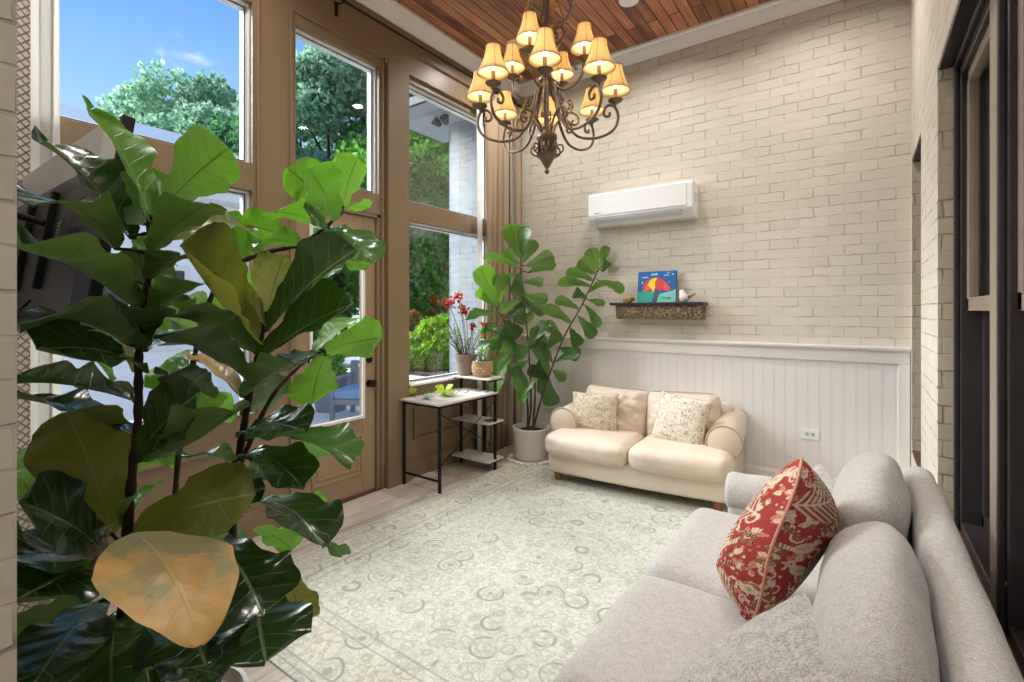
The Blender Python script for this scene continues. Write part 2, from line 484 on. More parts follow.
def leafmat(name, top, top2, under, vein, trans, rough=.3, glow=.35, patch=None):
    """leaf blade: uv.x runs base to tip, uv.y across"""
    b = NB(name); q = b.sep(b.uv())
    s, w = q[0], b.math('MULTIPLY', b.math('ABSOLUTE', b.math('SUBTRACT', q[1], .5)), 2)
    mid = b.step(w, .05, .02)
    k = b.math('FRACT', b.math('ADD', b.math('MULTIPLY', b.math('SUBTRACT', s, b.math('MULTIPLY', w, .2)), 7.5), b.step(q[1], .5, .5001)))
    lat = b.math('MULTIPLY', b.step(b.math('ABSOLUTE', b.math('SUBTRACT', k, .5)), .05, .015), b.step(w, .98, .6))
    v = b.math('MAXIMUM', mid, b.math('MULTIPLY', lat, .6))
    n = b.noise(b.obj(), 9, 3)
    ct = b.mix(n, top, top2)
    if patch:
        pm = b.step(b.math('ADD', b.noise(b.obj(), 11, 4, .6), b.math('MULTIPLY', b.math('SUBTRACT', s, .5), .45)), .38, .6)
        ct = b.mix(pm, ct, b.mix(b.noise(b.obj(), 30, 3), patch[0], patch[1]))
    ct = b.mix(b.math('MULTIPLY', v, .55), ct, vein)
    cu = b.mix(b.math('MULTIPLY', v, .5), under, tuple(x*.5 for x in under[:3]))
    back = b.n('ShaderNodeNewGeometry').outputs['Backfacing']
    col = b.mix(back, ct, cu)
    h = b.math('ADD', b.math('MULTIPLY', v, -.6), b.math('MULTIPLY', b.math('ABSOLUTE', b.math('SUBTRACT', k, .5)), -.5))
    rr = b.math('MULTIPLY_ADD', back, .25, rough)
    pb = b.bsdf(col, rr, 0, .5, b.bump(h, .35, .01))
    tr = b.n('ShaderNodeBsdfTranslucent')
    b.put(tr.inputs[0], b.mix(b.math('MULTIPLY', v, .95), trans, tuple(x*.3 for x in trans[:3])))
    return b.done(b.mixsh(glow, pb, tr.outputs[0]))
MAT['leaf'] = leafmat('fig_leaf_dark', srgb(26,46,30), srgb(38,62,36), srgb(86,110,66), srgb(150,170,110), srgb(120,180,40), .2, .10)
MAT['leaf_young_lit'] = leafmat('fig_leaf_young_lit', srgb(78,126,44), srgb(100,148,54), srgb(124,158,76), srgb(156,180,104), srgb(112,176,40), .32, .36)  # lighter green for young leaves, and backlight painted into the window-side ones
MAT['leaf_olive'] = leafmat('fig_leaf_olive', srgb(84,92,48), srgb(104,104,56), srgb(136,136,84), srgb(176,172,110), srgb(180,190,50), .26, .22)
MAT['leaf_brown'] = leafmat('fig_leaf_browned', srgb(150,148,116), srgb(160,150,104), srgb(150,120,70), srgb(206,186,120), srgb(190,140,40), .32, .15, (srgb(216,176,112), srgb(198,152,92)))
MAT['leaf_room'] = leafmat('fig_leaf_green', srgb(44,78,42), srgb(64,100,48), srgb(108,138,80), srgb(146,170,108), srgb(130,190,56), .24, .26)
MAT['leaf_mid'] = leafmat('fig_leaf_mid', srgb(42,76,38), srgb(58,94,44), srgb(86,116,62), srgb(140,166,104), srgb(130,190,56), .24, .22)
MAT['bark'] = plain('brown_bark', srgb(60,46,38), .8, 0, .3, 40, .35, .6, 60)
MAT['bark_grey'] = plain('grey_brown_bark', srgb(84,66,54), .8, 0, .3, 40, .3, .6, 60)
MAT['soil'] = plain('potting_soil', srgb(58,44,36), .95, 0, .1, 60, .4, 1, 60)
MAT['white_pot'] = plain('white_plastic_pot', srgb(222,216,208), .35, 0, .5, 6, .03)
MAT['plastic_dark'] = plain('charcoal_plastic', srgb(62,66,84), .34, 0, .5, 8, .08)
MAT['plastic_sheen'] = plain('sky_sheen_plastic', srgb(214,216,222), .38, .1, .5, 8, .05)  # pale tone stands for the sky reflected on dark plastic
MAT['plastic_black'] = plain('black_plastic', srgb(18,18,22), .35)
MAT['white_plastic'] = plain('white_plastic', srgb(240,240,240), .25)
MAT['grey_plastic'] = plain('pale_grey_plastic', srgb(206,210,212), .35)
MAT['dark_slot'] = plain('dark_slot', srgb(50,52,54), .6)
def translucent(name, col, tcol, f, rough=.8):
    b = NB(name); tr = b.n('ShaderNodeBsdfTranslucent'); tr.inputs[0].default_value = tcol
    nn = b.noise(b.obj(), 60, 2)
    return b.done(b.mixsh(f, b.bsdf(b.mix(nn, tuple(x*.9 for x in col[:3]), col), rough, 0, .1), tr.outputs[0]))
MAT['shade'] = translucent('pleated_ivory_shade', srgb(240,222,180), srgb(255,232,180), .5)
MAT['curtain'] = translucent('tan_silk_curtain', srgb(198,176,150), srgb(220,200,176), .25, .45)
MAT['sheer'] = translucent('white_sheer', srgb(232,230,226), srgb(240,238,232), .4)
def lattice():
    b = NB('lattice_trim_cloth'); q = b.sep(b.uv())
    a = b.math('FRACT', b.math('MULTIPLY', b.math('ADD', q[0], b.math('MULTIPLY', q[1], 1)), 1))
    c = b.math('FRACT', b.math('MULTIPLY', b.math('SUBTRACT', q[0], b.math('MULTIPLY', q[1], 1)), 1))
    l = b.math('MAXIMUM', b.step(b.math('ABSOLUTE', b.math('SUBTRACT', a, .5)), .16, .1), b.step(b.math('ABSOLUTE', b.math('SUBTRACT', c, .5)), .16, .1))
    col = b.mix(l, srgb(214,204,196), srgb(112,96,90))
    tr = b.n('ShaderNodeBsdfTranslucent'); tr.inputs[0].default_value = srgb(220,210,200)
    return b.done(b.mixsh(.2, b.bsdf(col, .8), tr.outputs[0]))
MAT['lattice'] = lattice()
def emis(name, col, st):
    b = NB(name); e = b.n('ShaderNodeEmission'); e.inputs[0].default_value = col; e.inputs[1].default_value = st
    return b.done(e.outputs[0])
MAT['bulb'] = emis('warm_bulb', (1, .78, .5, 1), 8)
MAT['downlight'] = emis('lit_downlight', (1, .93, .82, 1), 6)
def carved():
    b = NB('carved_driftwood'); v = b.pos()
    k = b.voro(v, 55); d = k.outputs['Distance']
    n = b.noise(v, 14, 4)
    z = b.sep(v)[2]
    col = b.ramp(b.math('ADD', b.math('MULTIPLY', d, .7), b.math('MULTIPLY', n, .4)), [(.2, srgb(60,44,36)), (.5, srgb(116,94,74)), (.8, srgb(170,150,124))])
    return b.done(b.bsdf(col, .7, 0, .3, b.bump(b.math('ADD', d, n), 1, .01)))
MAT['carved'] = carved()
def wicker():
    b = NB('woven_wicker'); q = b.sep(b.uv())
    w = b.n('ShaderNodeTexBrick'); b.put(w.inputs['Vector'], b.uv())
    w.inputs['Scale'].default_value = 1; w.inputs['Brick Width'].default_value = .07; w.inputs['Row Height'].default_value = .085; w.inputs['Mortar Size'].default_value = .005
    w.inputs['Color1'].default_value = srgb(214,184,146); w.inputs['Color2'].default_value = srgb(184,148,108); w.inputs['Mortar'].default_value = srgb(120,88,60)
    return b.done(b.bsdf(w.outputs['Color'], .7, 0, .3, b.bump(b.math('MULTIPLY', w.outputs['Fac'], -1), .8, .004)))
MAT['wicker'] = wicker()
MAT['terracotta'] = plain('weathered_grey_terracotta', srgb(150,130,116), .85, 0, .2, 14, .18)
MAT['petal'] = plain('red_bracts', srgb(206,36,52), .5, 0, .4, 40, .2)
MAT['thin_leaf'] = leafmat('small_green_leaf', srgb(80,120,60), srgb(96,140,70), srgb(120,150,90), srgb(150,170,110), srgb(140,200,60), .4, .35)
MAT['lime_leaf'] = leafmat('lime_leaf', srgb(196,216,60), srgb(178,206,60), srgb(196,210,90), srgb(210,220,120), srgb(200,230,60), .4, .35)
MAT['pale_leaf'] = leafmat('pale_leaf', srgb(150,190,160), srgb(120,170,120), srgb(170,200,170), srgb(210,220,200), srgb(190,230,160), .4, .35)
def bushmat(name, a, c, d):
    b = NB(name); v = b.pos()
    oi = b.n('ShaderNodeNewGeometry').outputs['Random Per Island']
    col = b.ramp(b.math('ADD', b.math('MULTIPLY', oi, .6), b.math('MULTIPLY', b.noise(v, .8, 2), .4)), [(.1, a), (.5, c), (.9, d)])
    tr = b.n('ShaderNodeBsdfTranslucent'); b.put(tr.inputs[0], col)
    return b.done(b.mixsh(.45, b.bsdf(col, .6, 0, .3), tr.outputs[0]))
MAT['tree_a'] = bushmat('mid_green_foliage', srgb(72,130,52), srgb(112,174,74), srgb(162,210,108))
MAT['tree_b'] = bushmat('deep_green_foliage', srgb(52,104,60), srgb(80,138,80), srgb(120,174,108))
MAT['tree_c'] = bushmat('haze_tinted_foliage', srgb(116,158,130), srgb(146,186,154), srgb(186,214,182))  # distance haze is put into this pale leaf colour
MAT['bush_y'] = bushmat('yellow_green_foliage', srgb(122,168,44), srgb(176,214,66), srgb(214,236,110))
MAT['bush_r'] = bushmat('coppery_foliage', srgb(170,120,80), srgb(206,140,90), srgb(196,190,90))
MAT['patio'] = plain('pale_concrete', srgb(232,229,222), .8, 0, .3, 3, .06, .1, 30)
MAT['mulch'] = plain('dark_mulch', srgb(66,54,50), .95, 0, .1, 30, .4, 1, 30)
MAT['lawn'] = plain('grass_ground', srgb(92,128,60), .95, 0, .1, 8, .25)
MAT['siding'] = plain('white_siding', srgb(236,238,240), .6, 0, .3, 2, .03)
MAT['roof'] = plain('grey_shingles', srgb(170,180,192), .85, 0, .2, 20, .18, .6, 40)
MAT['fascia'] = plain('dark_grey_fascia', srgb(96,100,106), .6)
MAT['eave'] = plain('grey_soffit', srgb(176,182,190), .6)
MAT['blue_cushion'] = plain('blue_cushion_cloth', srgb(120,156,190), .85, 0, .2, 30, .08)
MAT['grey_wicker'] = plain('grey_resin', srgb(128,134,142), .6, 0, .3, 60, .15)
# ------------------------------------------------------------------ the room
XL, XR, YF, YB, ZC = -3.30, .29, .20, 4.71, 4.10
m = MB(); m.box((-3.5, -2.6, -.08), (1.3, 4.95, 0)); struct(m.build('floor', MAT['floor']))
m = MB(); m.box((-3.6, -2.6, ZC), (1.3, 5.0, ZC+.12)); struct(m.build('ceiling', MAT['ceiling']))
# back wall: painted brick
struct(bx('wall_back', (-3.45, YB, 0), (1.2, YB+.22, ZC), MAT['brick_back']))
# right wall: brick piers, sills and lintels round two openings
m = MB()
m.box((XR, 4.60, 0), (XR+.34, YB, ZC)); m.box((XR, 3.08, 0), (XR+.34, 3.90, ZC))
m.box((XR, 3.90, 2.60), (XR+.34, 4.60, ZC))
m.box((XR, .0, 2.66), (XR+.34, 3.08, ZC))
m.box((XR, .0, 0), (XR+.34, 3.08, .47))
m.box((XR, 3.90, 0), (XR+.34, 4.60, .47))
struct(m.build('wall_right', MAT['brick_right']))
m = MB()
m.box((XR+.002, 3.079, .47), (XR+.33, 3.0795, 2.66)); m.box((XR+.002, 4.599, .47), (XR+.33, 4.5995, 2.60)); m.box((XR+.002, 3.9003, .47), (XR+.33, 3.901, 2.6))
struct(m.build('trim_1', MAT['brick_reveal']))
# near wall on the left of the opening the camera stands in
m = MB(); m.box((-3.45, -.06, 0), (-1.262, YF, ZC)); m.box((-1.262, -.06, 3.3), (XR, YF, ZC))
m.box((XR, -.06, 0), (XR+.34, 0, ZC))
struct(m.build('wall_front', MAT['brick_back']))
m = MB(); m.box((-1.2625, -.058, 0), (-1.2605, YF+.002, 3.3)); struct(m.build('trim_2', MAT['brick_right']))

# left wall: timber frame holding windows and the door.  (y0, y1, z0, z1)
WX0, WX1 = -3.44, XL
def framed_wall():
    m = MB()
    def b(y0, y1, z0, z1): m.box((WX0, y0, z0), (WX1, y1, z1))
    b(-.06, .42, 0, ZC); b(1.645, 1.93, 0, ZC); b(2.71, 3.02, 0, ZC); b(4.20, 4.95, 0, ZC)
    b(.42, 1.645, 3.55, ZC); b(1.93, 2.71, 3.55, ZC); b(3.02, 4.20, 3.55, ZC)
    b(.42, 1.645, 2.30, 2.48); b(1.93, 2.71, 2.31, 2.48); b(3.02, 4.20, 2.31, 2.48)
    b(.42, 1.645, 0, .84); b(3.02, 4.20, 0, .84)
    b(1.93, 1.95, 2.48, 3.55); b(2.69, 2.71, 2.48, 3.55)
    return m
struct(framed_wall().build('wall_left', MAT['taupe']))
# mouldings that stand proud of the frame
m = MB()
def mould(y0, y1, z0, z1, w=.022, d=.014, bottom=True, x=XL):
    m.box((x, y0-w, z0-w), (x+d, y0, z1+w)); m.box((x, y1, z0-w), (x+d, y1+w, z1+w))
    m.box((x, y0, z1), (x+d, y1, z1+w))
    if bottom: m.box((x, y0, z0-w), (x+d, y1, z0))
mould(1.925, 2.715, 0.02, 3.63, bottom=False)
mould(.40, 1.67, .84, 3.63, bottom=False)
mould(3.10, 3.86, .36, .60, .026, .02); mould(.55, 1.48, .36, .60, .026, .02)
# post between door and corner window, with its plinth
m.box((XL, 2.765, 0), (XL+.035, 3.0, 3.64)); m.box((XL, 2.75, 0), (XL+.055, 3.015, .17)); m.box((XL, 2.757, .17), (XL+.047, 3.008, .195))
m.box((XL, 2.74, 3.60), (XL+.03, 4.6, 3.64))
struct(m.build('trim_3', MAT['taupe'], bevel=.004))
m = MB(); m.box((XL, 3.02, 0), (XL+.022, YB, .15)); m.box((XL, .2, 0), (XL+.022, 1.92, .15)); m.box((XL, 3.02, .15), (XL+.014, YB, .17)); m.box((XL, .2, .15), (XL+.014, 1.92, .17))
struct(m.build('baseboard_left', MAT['taupe'], bevel=.004))
# inner sills
m = MB(); m.box((XL-.09, 3.02, .825), (XL+.03, 4.20, .845)); m.box((XL-.09, .42, .825), (XL+.03, 1.645, .845))
struct(m.build('trim_4', MAT['white_trim'], bevel=.003))

def window(n, y0, y1, z0, z1):
    """fixed light: white frame, dark gasket, pane"""
    x = XL-.085
    m = MB(); w = .032
    def fr(y0, y1, z0, z1, w, xa, xb):
        m.box((xa, y0, z0), (xb, y0+w, z1)); m.box((xa, y1-w, z0), (xb, y1, z1)); m.box((xa, y0+w, z0), (xb, y1-w, z0+w)); m.box((xa, y0+w, z1-w), (xb, y1-w, z1))
    fr(y0, y1, z0, z1, .012, x-.03, x+.05)
    fr(y0+.012, y1-.012, z0+.012, z1-.012, .018, x-.03, x+.022)
    fo = struct(m.build('window_%d' % n, MAT['vinyl'], bevel=.003))
    ORG[fo] = V((0,0,0))
    m = MB(); fr(y0+.019, y1-.019, z0+.019, z1-.019, .007, x-.012, x+.024); m.build('gasket', MAT['gasket'], fo)
    bx('glass', (x-.004, y0+.025, z0+.025), (x+.002, y1-.025, z1-.025), MAT['glass'], fo)
    return fo
window(1, .42, 1.645, 2.48, 3.55); window(2, 1.95, 2.69, 2.48, 3.55); window(3, 3.02, 4.20, 2.48, 3.55)
window(4, .42, 1.645, .84, 2.30); window(5, 3.02, 4.20, .84, 2.31)

# glazed garden door
def garden_door():
    x0, x1 = XL-.07, XL-.03
    y0, y1 = 1.965, 2.675
    m = MB()
    gy0, gy1, gz0, gz1 = y0+.125, y1-.125, .64, 2.13
    m.box((x0, y0, .012), (x1, gy0, 2.275)); m.box((x0, gy1, .012), (x1, y1, 2.275))
    m.box((x0, gy0, .012), (x1, gy1, gz0)); m.box((x0, gy0, gz1), (x1, gy1, 2.275))
    d = struct(m.build('door_1', MAT['door_paint'], bevel=.003)); ORG[d] = V((0,0,0))
    m = MB()
    def ring(y0, y1, z0, z1, w, xa, xb):
        m.box((xa, y0, z0), (xb, y0+w, z1)); m.box((xa, y1-w, z0), (xb, y1, z1)); m.box((xa, y0+w, z0), (xb, y1-w, z0+w)); m.box((xa, y0+w, z1-w), (xb, y1-w, z1))
    ring(gy0-.018, gy1+.018, gz0-.018, gz1+.018, .026, x1-.002, x1+.014)
    m.build('glazing_bead', MAT['white_trim'], d, bevel=.004)
    bx('glass', (x0+.015, gy0, gz0), (x0+.022, gy1, gz1), MAT['glass'], d)
    m = MB(); ring(gy0+.0, gy1-.0, .17, .50, .022, x1-.001, x1+.010); ring(gy0+.045, gy1-.045, .215, .455, .012, x1-.001, x1+.007)
    m.build('raised_panel', MAT['door_paint'], d, bevel=.004)
    # knob and deadbolt on the latch side
    for nm, z, r in (('knob', .90, .03), ('deadbolt', 1.10, .026)):
        m = MB(); rot = Matrix.Rotation(R(90), 4, 'Y')
        if nm == 'knob': pr = [(.031, 0), (.031, .006), (.012, .01), (.011, .035), (.028, .042), (.032, .055), (.027, .068), (0, .072)]
        else: pr = [(.03, 0), (.03, .008), (.022, .014), (.021, .022), (0, .024)]
        m.lathe(pr, (x1, y1-.06, z), 20, rot)
        if nm == 'deadbolt': m.box((x1+.02, y1-.066, z-.018), (x1+.034, y1-.054, z+.018))
        m.build(nm, MAT['bronze'], d, auto=35)
    for z in (.28, 1.12, 2.02):
        m = MB(); m.tube([(x1+.006, y0-.008, z-.045), (x1+.006, y0-.008, z+.045)], .007, 10); m.build('hinge', MAT['bronze'], d, auto=40)
    # casing inside the opening and the threshold
    m = MB(); m.box((WX0, 1.93, 0), (XL-.005, 1.96, 2.31)); m.box((WX0, 2.68, 0), (XL-.005, 2.71, 2.31)); m.box((WX0, 1.93, 2.28), (XL-.005, 2.71, 2.31))
    struct(m.build('trim_5', MAT['taupe'], bevel=.003))
    struct(bx('trim_6', (WX0-.05, 1.9, 0), (XL+.01, 2.74, .012), MAT['sill_wood'], bevel=.003))
garden_door()

# crown and wainscot
m = MB()
cr = [(0, 0), (.012, -.125), (.03, -.125), (.045, -.1), (.075, -.06), (.085, -.03), (.11, -.022), (.11, 0)]
m.prism([(YB-a, ZC+z) for a, z in cr], -3.3, XR, 'x')
m.prism([(XL+a, ZC+z) for a, z in cr], .2, YB, 'y')
struct(m.build('trim_7', MAT['white_trim']))
m = MB(); m.box((XL, YB-.018, .10), (XR-.02, YB, 1.13)); struct(m.build('trim_8', MAT['bead']))
m = MB()
m.box((XL, YB-.034, 1.10), (XR-.004, YB, 1.205)); m.box((XL, YB-.062, 1.205), (XR-.002, YB, 1.228)); m.box((XL, YB-.05, 1.192), (XR-.003, YB, 1.205))
m.box((XR-.075, YB-.034, 0), (XR-.004, YB, 1.10)); m.box((XL, YB-.034, 0), (XR-.004, YB, .14)); m.box((XL, YB-.026, .14), (XR-.004, YB, .155))
struct(m.build('baseboard_back', MAT['white_trim'], bevel=.004))

# dark interior windows in the right wall
def dark_window(n, ya, yb):
    x = XR+.075
    m = MB()
    m.box((x, yb-.05, .48), (x+.14, yb, 2.66)); m.box((x, ya, .48), (x+.14, ya+.05, 2.66)); m.box((x, ya, 2.58), (x+.14, yb, 2.66)); m.box((x, ya, .48), (x+.14, yb, .53))
    m.box((x-.02, yb-.028, .48), (x, yb, 2.66)); m.box((x-.02, ya, 2.63), (x, yb, 2.66))
    w = struct(m.build('window_%d' % n, MAT['dark_wood'], bevel=.005)); ORG[w] = V((0,0,0))
    zr = 1.53
    def sash(z0, z1, xa, nm):
        m = MB(); y0, y1 = ya+.05, yb-.05
        m.box((xa, y0, z0), (xa+.035, y0+.05, z1)); m.box((xa, y1-.05, z0), (xa+.035, y1, z1)); m.box((xa, y0, z0), (xa+.035, y1, z0+.06)); m.box((xa, y0, z1-.05), (xa+.035, y1, z1))
        s = m.build(nm, MAT['tan_wood'] if 'upper' in nm else MAT['dark_wood'], w, bevel=.004)
        bx('pane', (xa+.014, y0+.045, z0+.05), (xa+.02, y1-.045, z1-.04), MAT['glass'], s)
    sash(zr-.03, 2.58, x+.02, 'upper_sash'); sash(.53, zr+.03, x+.07, 'lower_sash')
    m = MB(); m.lathe([(.013, 0), (.013, .003), (.008, .005), (.008, .010), (0, .012)], (x, yb-.016, .645), 14, Matrix.Rotation(R(-90), 4, 'Y')); m.build('bolt', MAT['brass'], w, auto=40)
    return w
dark_window(6, 2.33, 3.075); dark_window(7, 1.42, 2.17); dark_window(8, .5, 1.26)
m = MB()
for y0, y1 in ((2.17, 2.33), (1.26, 1.42)):
    m.box((XR+.065, y0, .48), (XR+.2, y1, 2.66))
struct(m.build('trim_9', MAT['tan_wood'], bevel=.004))
m = MB(); m.box((XR-.015, .02, .47), (XR+.30, 3.078, .487)); m.box((XR-.0, 3.902, .47), (XR+.30, 4.598, .487)); struct(m.build('trim_10', MAT['sill_wood'], bevel=.003))
m = MB(); m.box((XR+.004, .02, 2.645), (XR+.3, 3.076, 2.659)); m.box((XR+.004, 3.902, 2.585), (XR+.3, 4.598, 2.599)); struct(m.build('trim_11', MAT['plastic_black']))
# the next room beyond those windows, unlit
m = MB(); m.box((1.2, -2.6, 0), (1.25, 4.9, ZC)); m.box((XR+.34, 4.85, 0), (1.25, 4.9, ZC)); m.box((-3.5, -2.65, 0), (1.25, -2.6, ZC)); m.box((-3.5, -2.6, 0), (-3.45, -.06, ZC)); struct(m.build('wall_side', MAT['white_trim']))
bx2 = bx('trim_12', (XR+.2, 3.9, .487), (XR+.22, 4.6, 2.585), MAT['dark_wood']); struct(bx2)

# ------------------------------------------------------------------ rug
m = MB(); m.box((RUG[0], RUG[2], .001), (RUG[1], RUG[3], .011))
r = m.build('area_rug', MAT['rug'], bevel=.004); tag(r, 'large faded cream and grey-green oriental rug spread over the floor', 'rug')

# ------------------------------------------------------------------ fittings on walls and ceiling
def outlet(loc, label):
    t = thing('electrical_outlet', loc, label, 'outlet', 'wall outlets on the wainscot', local=True)
    bx('cover_plate', (-.066, -.007, -.044), (.066, 0, .044), MAT['white_plastic'], t, .003)
    for s in (-1, 1):
        m = MB(); m.lathe([(.017, 0), (.017, .002), (0, .0021)], (s*.02, -.006, 0), 16, Matrix.Rotation(R(90), 4, 'X')); q = m.build('socket', MAT['grey_plastic'], t, auto=30)
        m = MB()
        for dx in (-.006, .006): m.box((s*.02+dx-.0016, -.0095, -.002), (s*.02+dx+.0016, -.0082, .009))
        m.box((s*.02-.003, -.0095, -.012), (s*.02+.003, -.0082, -.006))
        m.build('slots', MAT['dark_slot'], q)
    return t
outlet((-.352, YB-.018, .49), 'white wall outlet on the wainscot to the right of the cream loveseat')
outlet((-2.84, YB-.018, .452), 'white wall outlet between the white plant pot and the cream loveseat')

def downlight(x, y, label):
    t = thing('recessed_downlight', (x, y, ZC), label, 'ceiling light', 'recessed ceiling lights', local=True)
    m = MB(); m.lathe([(.062, -.012), (.078, -.012), (.085, -.004), (.085, 0), (.06, 0)], (0,0,0), 28); m.build('trim_ring', MAT['white_plastic'], t, auto=35)
    m = MB(); m.lathe([(0, -.006), (.06, -.006), (.06, -.001), (0, -.001)], (0,0,0), 28); m.build('lens', MAT['downlight'], t, auto=35)
    l = bpy.data.lights.new('downlight', 'AREA'); l.shape = 'DISK'; l.size = .12; l.energy = DOWN_W; l.color = (1, .96, .91); l.spread = R(150)
    lo = bpy.data.objects.new('lamp', l); COL.objects.link(lo); lo.parent = t; lo.location = (0, 0, -.016)
DOWN_W = 15
for k, (x, y) in enumerate(((-1.59, 3.9), (-.35, 3.9), (-2.75, 3.9), (-.35, 1.2), (-1.59, 1.0), (-2.75, 1.2), (-.4, -1.3), (-1.9, -1.3))):  # the first is a real fitting; the rest are added to brighten the room
    downlight(x, y, 'round white recessed light in the plank ceiling behind the chandelier' if k == 0 else 'round white recessed fill light added %s' % ('above the loveseat right end', 'above the corner window', 'above the grey sofa', 'near the opening', 'above the potted fig', 'in the next room on the right', 'in the next room on the left')[k-1])

# split air conditioner
def mini_split():
    t = thing('air_conditioner', (-1.755, YB, 2.36), 'white wall-mounted split air conditioner high on the brick wall', 'air conditioner', local=True)
    hw = .515
    prof = [(0, .32), (-.17, .32), (-.198, .312), (-.207, .29), (-.207, .075), (-.19, .055), (-.15, .02), (-.11, 0), (0, 0)]
    m = MB(); m.prism(prof, -hw, hw, 'x'); m.build('casing', MAT['white_plastic'], t, bevel=.008)
    fp = [(-.205, .315), (-.214, .30), (-.214, .10), (-.208, .088), (-.198, .088), (-.198, .315)]
    m = MB(); m.prism(fp, -hw+.004, hw-.05, 'x'); m.build('front_panel', MAT['white_plastic'], t, bevel=.006)
    m = MB(); m.prism([(-.208, .078), (-.196, .05), (-.16, .018), (-.155, .025), (-.192, .06), (-.204, .082)], -hw+.06, hw-.10, 'x'); m.build('louvre', MAT['grey_plastic'], t, bevel=.002)
    m = MB(); m.prism([(-.1935, .0525), (-.1915, .049), (-.189, .051), (-.191, .0545)], -hw+.05, hw-.09, 'x'); m.build('air_slot', MAT['dark_slot'], t)
    m = MB()
    for k in range(3): m.box((hw, -.16+k*.0, .20-k*.03), (hw+.004, -.06, .215-k*.03))
    m.build('side_vent', MAT['grey_plastic'], t)
    m = MB(); x = -hw+.075
    m.prism([(x, .125), (x+.014, .125), (x+.011, .113), (x+.004, .112)], -.2155, -.214, 'y')
    for k, (w, h) in enumerate(((.006, .009), (.007, .007), (.007, .007), (.005, .01), (.007, .007), (.006, .007))):
        xx = x+.018+k*.0085
        m.box((xx, -.2155, .114), (xx+w*.3, -.214, .114+h)); m.box((xx, -.2155, .114+h*.75), (xx+w, -.214, .114+h)); 
        if k % 2: m.box((xx, -.2155, .114), (xx+w, -.214, .1157))
    m.build('logo', MAT['dark_slot'], t)
mini_split()

# carved mantel shelf with its things
SY = YB-.17
t = thing('wall_shelf', (-1.60, YB, 1.42), 'carved rustic mantel shelf on the brick wall below the air conditioner', 'shelf', local=True)
m = MB(); m.prism([(0, 0), (-.125, 0), (-.14, .03), (-.15, .12), (-.15, .135), (0, .135)], -.40, .425, 'x'); m.build('carved_body', MAT['carved'], t, bevel=.006)
bx('shelf_board', (-.455, -.175, .135), (.445, 0, .162), MAT['dark_wood'], t, .005)
ST = 1.42+.162
def painting():
    t = thing('painting', (-1.615, YB-.085, ST), 'small blue canvas with a yellow and red umbrella shape on the shelf', 'painting', local=True)
    t.rotation_euler = (R(-7), 0, 0)
    w, h = .375, .305
    bx('canvas', (-w/2, 0, 0), (w/2, .022, h), plain('painted_blue', srgb(44,98,160), .6, 0, .3, 40, .25), t, .002)
    def patch(name, pts, col, d, n=0):
        m = MB(); poly = [((p[0]-.5)*w, p[1]*h) for p in pts]
        m.prism(poly, -.0008-d, .0004, 'y'); return m.build(name, plain(name+'_paint', col, .6, 0, .3, 60, .12), t)
    def arc(a0, a1, r0, r1, cx=.47, cy=.33, n=10):
        o = [(cx+r1[0]*math.cos(R(a0+(a1-a0)*i/n)), cy+r1[1]*math.sin(R(a0+(a1-a0)*i/n))) for i in range(n+1)]
        i_ = [(cx+r0[0]*math.cos(R(a1+(a0-a1)*i/n)), cy+r0[1]*math.sin(R(a1+(a0-a1)*i/n))) for i in range(n+1)]
        return o+i_
    patch('green_ground', [(.0, .0), (.42, .0), (.44, .3), (.36, .34), (.2, .37), (0, .33)], srgb(56,166,150), .0002)
    patch('pale_ground', [(.52, .0), (1, .0), (1, .42), (.9, .36), (.7, .3), (.6, .28), (.55, .18)], srgb(128,206,196), .0002)
    patch('trunk', [(.40, .02), (.53, .02), (.56, .2), (.62, .34), (.66, .42), (.45, .42), (.44, .2)], srgb(74,94,120), .0004)
    patch('red_arc', arc(20, 160, (.12, .10), (.36, .46)), srgb(214,74,84), .0006)
    patch('orange_edge', [(.12, .37), (.3, .38), (.36, .5), (.26, .56)], srgb(224,108,74), .0009)
    patch('orange_side', [(.86, .34), (.70, .38), (.66, .52), (.74, .62), (.84, .48)], srgb(230,86,70), .0009)
    patch('yellow_fan', [(.26, .56), (.40, .40), (.38, .33), (.43, .33), (.47, .48), (.46, .66), (.52, .78), (.42, .78), (.32, .70)], srgb(240,210,40), .0012)
    for a, b_, c, d_ in ((.1, .79, .28, .83), (.34, .87, .52, .93), (.68, .84, .82, .88), (.74, .93, .84, .96), (.1, .6, .14, .7), (.88, .86, .93, .92), (.8, .62, .84, .66)):
        patch('cloud', [(a, b_), (c, b_+.01), (c-.01, d_), (a+.02, d_-.01)], srgb(176,214,236), .0005)
    # hand-lettered word in the lower right corner
    m = MB()
    def stroke(ps):
        m.tube([((x-.5)*w, -.0014, y*h) for x, y in ps], .0021, 5)
    stroke([(.655+.025*math.cos(k*.66), .15+.036*math.sin(k*.66)) for k in range(10)])
    stroke([(.70, .11), (.70, .16), (.725, .165)]); stroke([(.745, .115), (.738, .14), (.76, .155), (.772, .14), (.765, .115), (.745, .115)]); stroke([(.772, .155), (.775, .11)])
    stroke([(.80, .115), (.79, .14), (.815, .15), (.82, .12), (.80, .115)]); stroke([(.825, .185), (.825, .11)])
    stroke([(.845, .155), (.86, .12)]); stroke([(.88, .16), (.86, .12), (.845, .08)])
    m.build('lettering', plain('ink_paint', srgb(40,60,70), .6), t)
painting()
